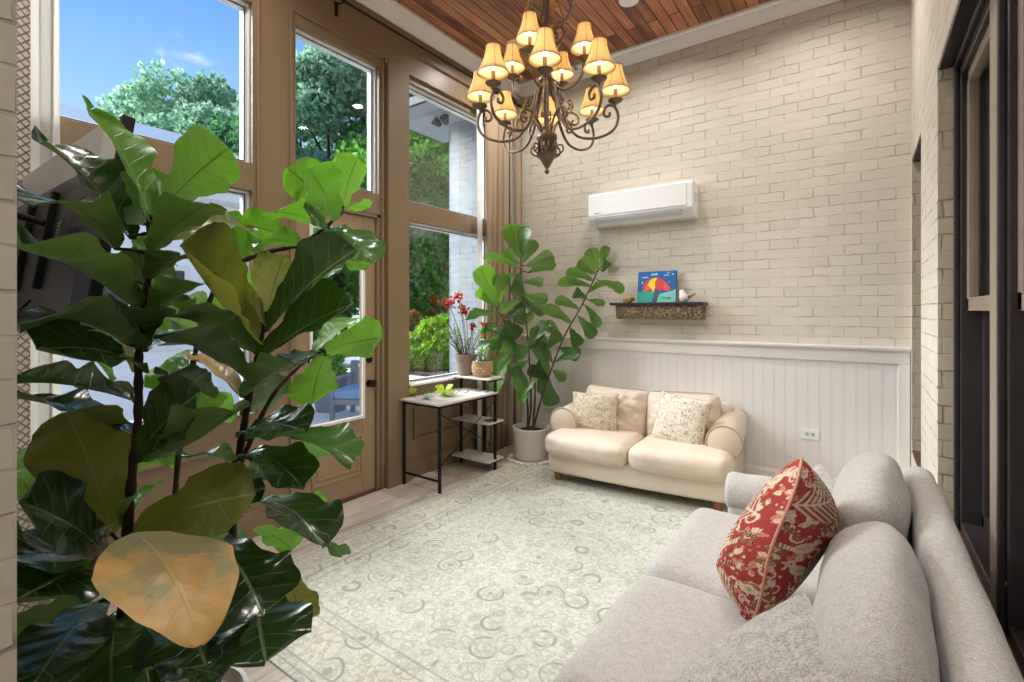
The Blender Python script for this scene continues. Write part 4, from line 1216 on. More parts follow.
# ------------------------------------------------------------------ television seen from behind, on the near wall
def television():
    top = P(130, 116, .0033); x1 = top.x; yt, zt = top.y, top.z
    W, Ht = 1.23, .71
    t = thing('television', (x1-W/2, YF, zt-.4), 'wall-mounted television seen from behind beside the left window', 'television', local=True)
    # local frame: origin on the wall, screen faces +y and tips down
    tilt = R(8.5)
    M0 = Matrix.Translation((0, yt-YF, .4)) @ Matrix.Rotation(-tilt, 4, 'X')
    M0 = Matrix.Translation((0, yt-YF, .4)) @ Matrix.Rotation(tilt*-1, 4, 'X')
    m = MB(); m.box((-W/2, -.018, -Ht), (W/2, .018, 0), M0); m.build('bezel', MAT['plastic_black'], t, bevel=.004)
    m = MB(); m.box((-W/2+.012, .0182, -Ht+.02), (W/2-.012, .0192, -.012), M0); m.build('screen', plain('dark_screen', srgb(14,15,18), .12), t)
    # back shell: chamfered, the upper band's sky reflection put into its colour
    def shell(z0, z1, y, mat, nm, inset=.03):
        m = MB()
        pts = [(-.012, z0), (-.012, z1), (y, z1-.03), (y, z0+.02)]
        vs = []
        for x, k in ((-W/2+.004, 0), (-W/2+inset, 1), (W/2-inset, 1), (W/2-.004, 0)):
            for (yy, z) in pts: vs.append(M0 @ V((x, yy if k else -.012-.004, z)))
        fs = []
        for i in range(3):
            for j in range(4): fs.append((i*4+j, i*4+(j+1) % 4, (i+1)*4+(j+1) % 4, (i+1)*4+j))
        fs += [(3,2,1,0), (12,13,14,15)]
        m.add(vs, fs); o = m.build(nm, mat, t); return o
    shell(-.20, -.004, -.05, MAT['plastic_sheen'], 'upper_back')
    shell(-Ht+.004, -.205, -.052, MAT['plastic_dark'], 'lower_back')
    for k in range(2):
        x = .17-k*.34
        bm_ = MB(); bm_.box((x-.016, -.074, -.58), (x+.016, -.05, -.22), M0); bm_.build('mount_rail', MAT['plastic_black'], t, bevel=.003)
    m = MB()
    m.box((-.30, 0, -.06), (.30, .012, .28))
    for x in (-.17, .17): m.tube([(x, .012, .10), (x-.1, .14, .12), M0 @ V((x, -.07, -.34))], .014, 8)
    m.tube([(-.26, .03, .14), (.26, .03, .14)], .012, 8)
    m.build('wall_bracket', MAT['black_metal'], t, bevel=.002)
    m = MB(); m.box((.245, -.0535, -.42), (.31, -.0522, -.33), M0); lab = m.build('rating_label', plain('grey_label', srgb(96,98,106), .5), t)
    m = MB()
    for k in range(6): m.box((.25, -.0542, -.345-k*.012), (.25+.05-.012*(k % 3), -.0536, -.341-k*.012), M0)
    m.build('label_print', plain('label_ink', srgb(190,192,198), .5), lab)
    m = MB()
    for k in range(5): m.box((.40, -.0535, -.30-k*.05), (.52, -.0525, -.28-k*.05), M0)
    m.build('vent_slots', MAT['plastic_black'], t)
    m = MB(); m.tube(spline([M0 @ V((.12, -.06, -.62)), V((.15, .10, -.36)), V((.05, .05, -.42)), V((-.08, .02, -.40))], 8), .005, 6); m.build('power_cable', MAT['plastic_black'], t, smooth=True)
television()

# ------------------------------------------------------------------ curtains, rod
def drape(m, x, ya, yb, z0, z1, folds, depth, nu=60, nv=14, ph=0):
    def f(u, v):
        y = ya+(yb-ya)*u; z = z1+(z0-z1)*v
        a = depth*(.75+.25*v)
        return V((x+a*math.sin(2*math.pi*folds*u+ph+.5*math.sin(v*3+u*7)), y+.012*math.sin(4*math.pi*folds*u+v*2), z))
    m.grid(f, nu, nv)
    for i in range(len(m.v)): pass
def lattice_strip(m, x, ya, yb, z0, z1, depth=.02, cell=.05):
    def f(u, v): return V((x+depth*math.sin(u*5+.4*math.sin(v*4)), ya+(yb-ya)*u, z1+(z0-z1)*v))
    o = len(m.v); m.grid(f, 10, 30)
    for j in range(31):
        for i in range(11): m.uv[o+j*11+i] = (i/10*abs(yb-ya)/cell, j/30*(z1-z0)/cell)
t = thing('curtain', (-3.19, 4.37, 0), 'tan silk curtain with lattice edging hanging in the corner by the brick wall', 'curtain')
m = MB(); drape(m, -3.20, 3.985, 4.40, .02, 3.82, 4.5, .035); m.build('panel', MAT['curtain'], t, smooth=True, solid=.003)
m = MB(); drape(m, -3.215, 3.865, 3.985, .02, 3.82, .8, .016, 14, 12); m.build('white_lining', MAT['sheer'], t, smooth=True, solid=.003)
m = MB(); lattice_strip(m, -3.185, 4.41, 4.50, .02, 3.82, .012, .034); m.build('lattice_edging', MAT['lattice'], t, smooth=True, solid=.003)
m = MB(); drape(m, -3.20, 4.50, 4.64, .02, 3.82, 1.5, .03, 20, 14, 1.2); m.build('return_panel', MAT['curtain'], t, smooth=True, solid=.003)
t = thing('curtain', (-3.19, .55, 0), 'pale curtain with brown lattice edging at the far left window', 'curtain')
m = MB(); drape(m, -3.21, .535, .66, .02, 3.82, 1.5, .022, 30, 12, .6); m.build('panel', MAT['sheer'], t, smooth=True, solid=.003)
m = MB(); lattice_strip(m, -3.165, .42, .555, .02, 3.82, .02, .040); m.build('lattice_edging', MAT['lattice'], t, smooth=True, solid=.003)
t = thing('curtain_rod', (-3.2, 2.5, 3.85), 'thin dark curtain rod just below the crown moulding over the windows', 'curtain rod')
m = MB(); m.tube([(-3.205, .22, 3.855), (-3.205, 4.66, 3.855)], .011, 12); m.build('rod', MAT['bronze'], t, smooth=True)
for y in (.9, 2.28):
    m = MB(); m.box((XL, y-.012, 3.77), (XL+.008, y+.012, 3.88)); m.tube([(XL+.004, y, 3.86), (-3.205, y, 3.842)], .006, 8); m.tube([(-3.205, y, 3.842), (-3.19, y, 3.846), (-3.187, y, 3.862)], .005, 8)
    m.build('bracket', MAT['bronze'], t, bevel=.001)
# ------------------------------------------------------------------ fiddle leaf figs
CAM = V((0, 0, H))
PROF = [(0, .10), (.05, .30), (.13, .40), (.25, .44), (.38, .55), (.52, .76), (.66, .95), (.78, 1.0), (.88, .93), (.94, .78), (.975, .54), (.993, .26), (1, .02)]
def wprof(s):
    for (a, x), (b, y) in zip(PROF, PROF[1:]):
        if s <= b:
            k = (s-a)/(b-a); return x+(y-x)*(k*k*(3-2*k)*.5+k*.5)
    return .02
def rprof(s): return max(.06, math.sin(math.pi*min(1, s)**.72)**.55 * (.42+.58*min(1, s/.45)))
def blade(mb, B, T, W, N, arch=.08, fold=.18, rip=.05, seed=0, nl=22, nw=8, tipdrop=0, prof=wprof):
    ax = T-B; L = ax.length; a = ax.normalized()
    n = (N - a*N.dot(a)).normalized(); s = n.cross(a)     # s: towards the leaf's left
    vs = []; uvs = []
    for i in range(nl+1):
        t = math.sin(math.pi/2*i/nl)**.9 if i else 0
        c = B + ax*t + n*(arch*L*4*t*(1-t)) - n*(tipdrop*L*max(0, t-.6)**2*6)
        hw = W/2*prof(t)
        for j in range(nw+1):
            v = j/nw*2-1
            wv = rip*W*(math.sin(t*17+seed*2.1+(1.5 if v > 0 else 0))+.6*math.sin(t*31+seed))*abs(v)**2.2*(.3+.7*t)
            q = c + s*(hw*v*(1-.10*fold*abs(v))) + n*(fold*hw*abs(v)**1.4 + wv)
            edge = 1+.028*math.sin(t*19+seed*1.7+v*2)*abs(v)
            q = c + (q-c)*edge
            vs.append(q); uvs.append((t, j/nw))
    fs = []
    for i in range(nl):
        for j in range(nw):
            k = i*(nw+1)+j; fs.append((k, k+nw+1, k+nw+2, k+1))
    mb.add(vs, fs, uvs)
def orient(B, T, wapp, side, Wd):
    """normal that gives a blade of width Wd the apparent width wapp; side +1 shows the upper face to the room"""
    a = (T-B).normalized(); c = (B+T)/2; vd = (CAM-c).normalized()
    e1 = a.cross(vd).normalized(); e2 = (vd - a*vd.dot(a)).normalized()
    k = min(1, wapp/Wd); ang = math.acos(k)
    best = None
    for sg in (-1, 1):
        wdir = e1*math.cos(ang)+e2*math.sin(ang)*sg
        for fl in (-1, 1):
            n = a.cross(wdir)*fl
            face = n.dot(vd)
            sc = n.z
            if side and (face > 0) != (side > 0) and abs(face) > .12: sc -= 10
            if best is None or sc > best[0]: best = (sc, n)
    return best[1]
def leaf_from_px(mb, stems, bu, bv, tu, tv, w, tb=.0027, L=None, sg=-1, side=0, arch=.06, fold=.2, rip=.065, seed=0, node=None, ratio=None, **kw):
    B = P(bu, bv, tb)
    L = L or .30
    # tip lies on its ray at the distance that gives the blade its real length
    best = None
    for k in range(-60, 61):
        t = tb*(1+k*.007)
        T = P(tu, tv, t); d = abs((T-B).length-L)+ (0 if k*sg >= 0 else .02*abs(k)/10+.01)+abs(k)*.0004
        if best is None or d < best[0]: best = (d, T)
    T = best[1]
    L = (T-B).length
    tm = ((B+T)/2-CAM).dot(FW)/F
    wm = w*tm
    Wd = max(wm, (ratio or .60)*L)
    blade(mb, B, T, Wd, orient(B, T, wm, side, Wd), arch, fold, rip, seed, **kw)
    if node is not None:
        d = (B-node); 
        stems.tube(spline([node, node+d*.5+V((0,0,.006)), B+(T-B).normalized()*.01], 4), [.0055]*4+[.0042]*4+[.003], 6)

def big_fig():
    base = P(190, 860, .0028); base = V((-1.74, .66, 0))
    t = thing('potted_fiddle_leaf_fig', base, 'large potted fiddle leaf fig with big dark leaves in the left foreground', 'plant')
    pot = MB(); pot.lathe([(.135, 0), (.145, .01), (.168, .235), (.174, .24), (.174, .265), (.16, .265), (.155, .215), (0, .215)], base, 32); pot.build('pot', MAT['white_pot'], t, auto=40)
    so = MB(); so.lathe([(.155, .214), (.10, .222), (0, .225)], base, 24); so.build('soil', MAT['soil'], t, smooth=True)
    st = MB()
    s1 = [base+V((.05, -.06, .21)), P(125, 640, .00265), P(130, 500, .00270), P(138, 420, .00272), P(139, 350, .00272), P(146, 300, .00272), P(150, 250, .00272), P(149, 215, .00272)]
    s2 = [base+V((.03, .05, .21)), P(228, 600, .0031), P(236, 480, .0031), P(246, 415, .00312), P(252, 385, .00312), P(258, 355, .00312), P(264, 322, .00312), P(267, 312, .00312)]
    s3 = [base+V((-.05, .05, .21)), P(175, 520, .0036), P(190, 380, .0037), P(212, 295, .0037), P(235, 266, .0037), P(265, 253, .0037), P(298, 245, .0037), P(322, 230, .0037), P(342, 212, .0037)]
    s4 = [P(238, 470, .0031), P(270, 400, .0033), P(300, 366, .0035), P(322, 351, .0035)]
    for s, r in ((s1, .014), (s2, .013), (s3, .0115), (s4, .008)):
        q = spline(s, 8); n = len(q)
        st.tube(q, [(r*(1-.45*i/n))*(1+.16*math.sin(i*2.3)) for i in range(n)], 8)
    dark, young_lit, olive, mid = MB(), MB(), MB(), MB()
    brown = MB()
    A, Bt, C, D = .0027, .0031, .0037, .0035
    near = lambda s, v: min(spline(s, 10), key=lambda p: abs((311-(p.z-H)/max(.0001, (p-CAM).dot(FW)/F))-v))
    def S1(v): return near(s1, v)
    def S2(v): return near(s2, v)
    def lf(mb, bu, bv, tu, tv, w, tb=A, L=.30, sg=-1, side=0, node=None, **kw):
        lf.i += 1
        leaf_from_px(mb, st, bu, bv, tu, tv, w, tb, L, sg, side, seed=lf.i*1.3, node=node, **kw)
    lf.i = 0
    # --- first stem, from the top
    lf(young_lit, 150, 222, 90, 110, 34, A, .36, 1, 0, S1(222), fold=.35, rip=.06)
    lf(young_lit, 166, 205, 229, 148, 66, A, .26, 1, -1, S1(222), fold=.1, ratio=.8)
    lf(dark, 132, 240, 46, 143, 38, A, .36, -1, 1, S1(235), fold=.4)
    lf(mid, 145, 226, 137, 170, 76, A, .24, 1, -1, S1(230), fold=.15, ratio=.85)
    lf(dark, 150, 252, 209, 204, 46, A, .27, -1, -1, S1(250), fold=.25)
    lf(olive, 168, 240, 246, 228, 30, A+.0002, .28, 1, 0, S1(245), arch=.14)
    lf(dark, 116, 250, 36, 205, 36, A, .30, -1, 0, S1(255), arch=.16, fold=.3)
    lf(dark, 134, 308, 12, 248, 26, A, .40, -1, 0, S1(315), arch=.05, fold=.45)
    lf(dark, 132, 346, 8, 326, 24, A, .38, -1, 0, S1(350), arch=.10, fold=.35)
    lf(dark, 143, 372, 36, 350, 34, A, .33, -1, 1, S1(380), arch=.10, fold=.3)
    lf(dark, 136, 402, 4, 385, 24, A, .38, -1, 0, S1(405), arch=.06, fold=.4)
    lf(dark, 135, 436, 14, 398, 22, A, .36, -1, 0, S1(440), arch=.04, fold=.3)
    lf(olive, 112, 536, 66, 412, 84, A, .36, -1, 1, S1(545), fold=.15, ratio=.66)
    lf(dark, 153, 322, 138, 250, 58, A, .27, 1, -1, S1(325), fold=.2)
    lf(dark, 148, 280, 181, 256, 30, A, .20, -1, 0, S1(285), fold=.3)
    lf(mid, 148, 322, 206, 284, 26, A, .26, -1, 0, S1(325), fold=.4)
    lf(mid, 128, 282, 158, 250, 46, A+.0003, .2, 1, 0, S1(285))
    lf(dark, 141, 350, 128, 304, 42, A, .22, -1, 0, S1(350), fold=.2)
    lf(mid, 146, 352, 196, 330, 14, A, .24, 1, 0, S1(352))
    lf(dark, 139, 456, 200, 392, 54, A, .30, -1, 1, S1(460), fold=.3)
    lf(dark, 148, 462, 234, 410, 28, A, .33, -1, 0, S1(465), fold=.5, arch=-.05)
    lf(dark, 214, 398, 168, 375, 22, A+.0003, .22, -1, 0, None, fold=.35)
    lf(olive, 132, 372, 110, 326, 18, A+.0004, .22, 1, 0, None)
    lf(brown, 243, 398, 193, 356, 24, Bt, .26, 1, 0, S2(395), fold=.4, ratio=.5)
    # --- second stem
    lf(olive, 259, 344, 180, 245, 36, Bt, .42, -1, 1, S2(345), fold=.7, arch=-.03, rip=.03)
    lf(olive, 265, 326, 205, 262, 30, Bt, .30, 1, -1, S2(325), fold=.3)
    lf(olive, 266, 326, 284, 256, 46, Bt, .25, 1, -1, S2(325), fold=.12, ratio=.7)
    lf(dark, 268, 332, 356, 250, 40, Bt, .38, -1, 1, S2(335), fold=.55, rip=.03)
    lf(dark, 258, 364, 352, 304, 40, Bt, .36, -1, 1, S2(365), fold=.5, rip=.03)
    lf(mid, 296, 312, 346, 252, 26, Bt+.0003, .28, 1, 0)
    lf(dark, 256, 354, 176, 316, 28, Bt, .32, -1, 0, S2(355), fold=.3)
    lf(dark, 250, 380, 154, 335, 32, Bt, .36, -1, 0, S2(380), fold=.25, arch=.08)
    lf(dark, 194, 322, 163, 303, 16, Bt, .18, -1, 0, None, fold=.6)
    lf(dark, 243, 398, 294, 362, 30, Bt, .26, -1, 0, S2(400), fold=.3)
    lf(dark, 240, 416, 288, 392, 26, Bt, .25, 1, -1, S2(415), fold=.35)
    lf(dark, 240, 436, 306, 432, 30, Bt, .30, -1, 1, S2(430), fold=.2, arch=.12)
    lf(mid, 246, 440, 352, 464, 22, Bt, .38, -1, 0, S2(440), arch=.10, fold=.4)
    lf(young_lit, 262, 466, 358, 450, 20, Bt+.0002, .36, 1, 0, S2(455), arch=.03)
    lf(mid, 234, 462, 192, 455, 14, Bt, .22, -1, 0, S2(460))
    lf(dark, 236, 458, 304, 490, 38, Bt, .30, -1, 1, S2(460), arch=.16, fold=.35)
    lf(dark, 248, 506, 322, 546, 40, Bt, .36, -1, 1, S2(500), arch=.14, fold=.3)
    lf(young_lit, 270, 500, 318, 512, 26, Bt+.0003, .24, 1, 0)
    lf(young_lit, 254, 528, 292, 550, 26, Bt+.0002, .22, 1, 0)
    lf(mid, 312, 542, 342, 556, 9, Bt, .16, -1, 0)
    lf(mid, 240, 480, 268, 470, 30, Bt, .18, 1, 0, S2(480))
    lf(dark, 256, 470, 236, 505, 40, Bt, .20, -1, 0)
    # --- the big low leaves facing the room
    lf(olive, 130, 532, 256, 494, 66, A, .36, -1, 1, S1(540), fold=.2, arch=.08, ratio=.58)
    lf(brown, 134, 533, 202, 641, 108, A-.0004, .34, -1, 1, S1(545), fold=.08, arch=.08, ratio=.86, tipdrop=.03, rip=.015, prof=rprof)
    lf(dark, 222, 540, 264, 616, 84, A+.0002, .30, -1, 1, S2(540), ratio=.8)
    lf(olive, 284, 566, 298, 624, 38, Bt, .26, 1, -1, None)
    lf(dark, 250, 588, 266, 662, 92, Bt-.0001, .30, -1, 1, S2(590), ratio=.85)
    lf(dark, 176, 598, 206, 666, 96, A+.0001, .30, -1, 1, S1(600), ratio=.85)
    lf(dark, 128, 668, 222, 676, 34, A, .28, -1, 1)
    lf(dark, 110, 562, 18, 502, 52, A, .36, -1, 1, S1(560), fold=.25)
    lf(dark, 108, 566, 8, 558, 32, A, .34, -1, 1, S1(565))
    lf(dark, 104, 574, 12, 604, 60, A, .36, -1, 1, S1(575), arch=.1, fold=.2)
    lf(dark, 100, 600, 30, 690, 74, A, .34, -1, 1, S1(600))
    lf(dark, 120, 610, 112, 705, 70, A, .32, -1, 1, S1(610))
    lf(dark, 90, 590, 16, 660, 60, A+.0002, .34, 1, 0, S1(595))
    lf(dark, 128, 630, 150, 690, 44, A+.0001, .24, -1, 0)
    lf(dark, 130, 570, 160, 640, 70, A+.0003, .28, 1, 0, S1(570))
    lf(dark, 84, 700, 40, 640, 70, A+.0003, .3, 1, 0)
    lf(dark, 190, 545, 240, 560, 60, A+.0004, .3, 1, 0)
    lf(mid, 138, 690, 60, 700, 60, A+.0004, .3, 1, 0)
    lf(young_lit, 122, 526, 156, 486, 15, A, .18, 1, 0, S1(530), fold=.3)
    lf(young_lit, 124, 522, 132, 496, 16, A, .11, -1, 0)
    # --- leaves behind the stems, against the window: backlight put into a lighter green
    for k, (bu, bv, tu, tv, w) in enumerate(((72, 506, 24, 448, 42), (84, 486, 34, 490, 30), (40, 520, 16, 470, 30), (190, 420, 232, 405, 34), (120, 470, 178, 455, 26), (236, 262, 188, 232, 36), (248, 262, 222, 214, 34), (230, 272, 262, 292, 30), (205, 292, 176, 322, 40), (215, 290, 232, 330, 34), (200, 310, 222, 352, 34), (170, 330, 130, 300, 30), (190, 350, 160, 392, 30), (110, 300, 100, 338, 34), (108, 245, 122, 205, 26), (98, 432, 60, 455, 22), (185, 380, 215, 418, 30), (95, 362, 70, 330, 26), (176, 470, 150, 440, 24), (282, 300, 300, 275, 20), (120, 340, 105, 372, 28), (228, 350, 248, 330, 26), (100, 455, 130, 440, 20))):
        lf(young_lit, bu, bv, tu, tv, w, C+.0001*(k % 4), .22, 1 if k % 2 else -1, -1 if k % 3 else 0, rip=.07)
    # --- the reaching branch by the door
    lf(young_lit, 332, 214, 288, 168, 46, C, .25, 1, -1, P(336, 216, C), ratio=.75)
    lf(young_lit, 337, 220, 308, 168, 42, C-.0001, .24, -1, 1, P(338, 214, C), fold=.3, ratio=.72)
    lf(young_lit, 343, 208, 358, 158, 32, C, .22, 1, -1, P(342, 212, C), ratio=.7)
    lf(young_lit, 342, 210, 370, 208, 11, C, .15, 1, 0)
    lf(young_lit, 326, 228, 274, 212, 26, C, .26, -1, 0, P(327, 227, C))
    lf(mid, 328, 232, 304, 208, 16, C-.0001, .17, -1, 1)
    lf(young_lit, 302, 244, 244, 225, 34, C, .28, 1, -1, P(300, 244, C))
    lf(young_lit, 300, 246, 262, 240, 22, C-.0002, .2, -1, 0, P(298, 245, C))
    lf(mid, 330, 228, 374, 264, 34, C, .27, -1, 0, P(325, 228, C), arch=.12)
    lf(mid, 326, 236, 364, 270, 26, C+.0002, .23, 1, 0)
    lf(young_lit, 240, 264, 210, 234, 34, C, .26, 1, -1, P(238, 264, C))
    lf(young_lit, 262, 254, 232, 226, 30, C+.0002, .24, 1, -1, P(262, 254, C))
    lf(young_lit, 270, 252, 276, 282, 24, C, .2, -1, 0, P(268, 252, C))
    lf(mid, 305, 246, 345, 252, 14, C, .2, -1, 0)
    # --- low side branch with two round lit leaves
    lf(young_lit, 323, 352, 382, 338, 40, D, .25, 1, -1, P(321, 351, D), ratio=.72)
    lf(young_lit, 326, 354, 312, 404, 46, D, .24, 1, -1, P(323, 352, D), ratio=.78)
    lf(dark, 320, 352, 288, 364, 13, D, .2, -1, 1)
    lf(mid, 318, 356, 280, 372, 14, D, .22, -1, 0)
    lf(young_lit, 314, 352, 352, 318, 22, D+.0002, .24, 1, 0)
    for q_ in (dark, mid, olive, young_lit, brown, st):
        q_.v = [(x, max(y, YF+.02) if x < -1.24 else y, z) for x, y, z in q_.v]
    st.build('stem', MAT['bark'], t, smooth=True)
    for mb, mat in ((dark, 'leaf'), (mid, 'leaf_mid'), (olive, 'leaf_olive'), (young_lit, 'leaf_young_lit')):
        o = mb.build('foliage', MAT[mat], t, smooth=True)
    o = brown.build('browned_foliage', MAT['leaf_brown'], t, smooth=True); o['label'] = 'large leaf turned tan brown'
big_fig()

def corner_fig():
    c = V((-2.725, 4.135, .0225))
    t = thing('potted_fiddle_leaf_fig', c, 'fiddle leaf fig with slim bare stems in a white pot beside the cream loveseat', 'plant')
    pot = MB(); pot.lathe([(.145, .0), (.162, .008), (.170, .03), (.184, .285), (.189, .30), (.189, .312), (.175, .312), (.168, .25), (0, .25)], c, 36); pot.build('pot', MAT['white_pot'], t, auto=40)
    so = MB()
    def soil(u, v):
        a = 2*math.pi*u; r = .17*v
        return c+V((r*math.cos(a), r*math.sin(a), .262+.03*(1-v*v)+.008*nz((r*math.cos(a), r*math.sin(a), 0), 40)))
    so.grid(soil, 24, 8); so.build('soil', MAT['soil'], t, smooth=True)
    st = MB(); T0 = .0101
    top = .28
    stems = [[c+V((-.02, -.02, top)), P(531, 400, T0), P(528, 340, T0), P(522, 290, T0), P(521, 258, T0)],
             [c+V((.03, -.01, top)), P(541, 400, T0), P(551, 370, T0), P(565, 335, T0), P(582, 305, T0), P(599, 268, T0)],
             [c+V((-.05, .01, top)), P(527, 400, T0+.0001), P(517, 362, T0), P(508, 335, T0-.0001), P(499, 305, T0-.0001)],
             [c+V((.01, .02, top)), P(535, 400, T0+.0001), P(536, 370, T0+.0001), P(545, 345, T0+.0001)]]
    for k, s in enumerate(stems):
        q = spline(s, 8); n = len(q); st.tube(q, [.0115*(1-.5*i/n)*(1+.1*math.sin(i*2.1+k)) for i in range(n)], 8)
    for k in range(5):
        a = k*1.3; st.tube(spline([c+V((.0, 0, .315)), c+V((.05*math.cos(a), .05*math.sin(a), .287)), c+V((.1*math.cos(a), .1*math.sin(a), .275))], 4), [.008]*4+[.006]*4+[.003], 6)
    dark, young_lit = MB(), MB()
    rows = [  # bu bv tu tv w young
        (520,258,510,224,24,1),(523,257,526,226,16,0),(520,264,503,251,15,1),(523,262,535,240,16,0),(519,268,483,258,10,0),(526,266,554,256,20,0),(528,273,556,264,14,0),
        (520,272,516,296,16,0),(523,282,543,282,12,0),(521,286,524,325,22,0),(518,274,492,284,11,1),(524,296,548,300,14,0),(525,300,545,314,14,0),(521,300,500,312,12,0),
        (497,304,480,266,26,1),(497,308,466,290,13,1),(499,305,506,274,16,1),(498,314,462,318,13,0),(503,320,518,338,22,0),(502,328,508,352,22,0),(505,332,490,348,18,0),
        (500,326,470,340,15,1),(505,336,474,356,13,0),(511,352,488,372,16,1),(512,356,494,392,17,1),(508,336,484,326,12,0),(516,362,522,390,18,0),(506,318,530,306,14,0),(508,342,526,356,18,0),
        (598,270,590,248,18,1),(601,268,607,246,13,1),(597,274,579,260,20,1),(594,281,566,272,13,0),(602,272,614,262,11,0),(598,281,624,292,12,0),(592,287,557,284,12,0),
        (590,292,604,284,9,0),(587,298,574,292,14,0),(580,310,555,300,12,0),(585,305,598,328,12,0),(578,316,594,338,15,0),(572,324,543,308,15,0),(570,328,580,346,15,0),(588,300,604,306,9,0),
        (563,342,543,322,14,0),(560,348,580,356,17,0),(556,362,578,352,13,0),(553,370,566,380,13,0),(552,362,534,334,20,0),(548,374,536,342,18,0),(548,382,552,406,20,0),(550,380,528,368,15,0),
        (528,350,540,328,18,0),(527,362,508,372,16,0),(531,372,548,362,14,0),(530,345,548,322,15,0),(545,350,560,332,14,0),(540,362,544,396,18,0),(515,346,500,330,14,0),(536,378,520,402,13,1)]
    for k, (bu, bv, tu, tv, w, y) in enumerate(rows):
        tb = T0+(-.0002 if k % 3 else .0002)
        near = min((p for s in stems for p in spline(s, 6)), key=lambda p: (p-P(bu, bv, tb)).length)
        leaf_from_px(young_lit if y else dark, st, bu, bv, tu, tv, w*.9, tb, .21, 1 if k % 2 else -1, 0, .08, .2, .05, k*1.7, near, .52, nl=10, nw=6)
    for q_ in (dark, young_lit, st): q_.v = [(max(x, -3.16), min(y, 4.655), z) for x, y, z in q_.v]
    st.build('stem', MAT['bark_grey'], t, smooth=True)
    dark.build('foliage', MAT['leaf_room'], t, smooth=True)
    young_lit.build('foliage', MAT['leaf_young_lit'], t, smooth=True)
    # fringed mat under the pot
    mm = thing('fringed_mat', (c.x, c.y, 0), 'small round woven mat with pale tassel fringe under the white pot', 'mat')
    z0 = .0115
    b = MB(); b.lathe([(.0, z0), (.185, z0), (.19, z0+.005), (.185, z0+.010), (0, z0+.0105)], (c.x, c.y, 0), 36); b.build('mat', plain('natural_jute', srgb(206,196,178), .9, 0, .2, 60, .2, .6, 80), mm, auto=40)
    b = MB()
    for k in range(64):
        a = 2*math.pi*k/64+random.uniform(-.03, .03); l = random.uniform(.05, .085)
        p = V((c.x+.186*math.cos(a), c.y+.186*math.sin(a), .0195)); d = V((math.cos(a+random.uniform(-.25, .25)), math.sin(a+random.uniform(-.2, .2)), 0))
        b.tube([p, p+d*l*.5+V((0,0,.004)), p+d*l-V((0,0,.003))], [.006, .010, .005], 5)
    b.build('fringe', plain('cream_fringe', srgb(226,218,202), .9, 0, .2, 60, .1), mm, smooth=True)
corner_fig()

# ------------------------------------------------------------------ small pots on the desk
def ellip(s): return math.sin(math.pi*min(1, s*.9+.05))**.8
def flower_pot():
    z = .872
    c = V((-3.175, 3.655, z))
    t = thing('potted_flower', c, 'weathered grey clay pot of thin stems and red flowers on desk shelf', 'plant')
    m = MB(); m.lathe([(.068, 0), (.076, .004), (.093, .155), (.104, .157), (.106, .205), (.098, .206), (.090, .17), (0, .17)], c, 30); m.build('pot', MAT['terracotta'], t, auto=40)
    st, lv, fl = MB(), MB(), MB()
    random.seed(21)
    for k in range(26):
        a = random.uniform(0, 6.28); r0 = random.uniform(0, .05); hgt = random.uniform(.10, .34); sp = random.uniform(.05, .16)
        p0 = c+V((r0*math.cos(a), r0*math.sin(a), .168)); p2 = p0+V((sp*math.cos(a), sp*math.sin(a), hgt)); p1 = (p0+p2)/2+V((.02*math.cos(a+1), .02*math.sin(a+1), .03))
        q = spline([p0, p1, p2], 6); st.tube(q, [.003]*len(q), 5)
        for j in range(7):
            pt = q[min(len(q)-1, 3+j*2)]; d = V((random.uniform(-1, 1), random.uniform(-1, 1), random.uniform(.0, 1))).normalized()
            blade(lv, pt, pt+d*random.uniform(.022, .04), .014, V((random.random(), random.random(), 1)), .05, .1, 0, j, 4, 2, prof=ellip)
    for (u, v, n, rad) in ((449, 304, 52, .068), (458, 297, 34, .055), (462, 310, 22, .05), (472, 326, 16, .036), (484, 324, 12, .03), (485, 336, 8, .022), (466, 312, 12, .03)):
        cc = P(u, v, .0098); fl = MB()
        st.tube(spline([c+V((0, 0, .14)), (c+cc)/2+V((.02, 0, .08)), cc], 6), .003, 5)
        for k in range(n):
            d = V((random.gauss(0, 1), random.gauss(0, 1), random.gauss(0, .8))).normalized()
            p = cc+d*rad*random.uniform(.3, 1); e = V((random.gauss(0, 1), random.gauss(0, 1), random.gauss(0, 1))).normalized()
            blade(fl, p, p+e*.034, .028, d, .05, .15, 0, k, 4, 2, prof=ellip)
        for k in range(6):
            d = V((random.gauss(0, 1), random.gauss(0, 1), random.uniform(-.2, 1))).normalized()
            blade(lv, cc, cc+d*random.uniform(.05, .085), .03, V((0, 0, 1)), .05, .1, 0, k, 5, 2, prof=ellip)
        fl.build('flower_cluster', MAT['petal'], t, smooth=True)
    st.build('stem', MAT['bark_grey'], t, smooth=True); lv.build('foliage', MAT['thin_leaf'], t, smooth=True)
flower_pot()
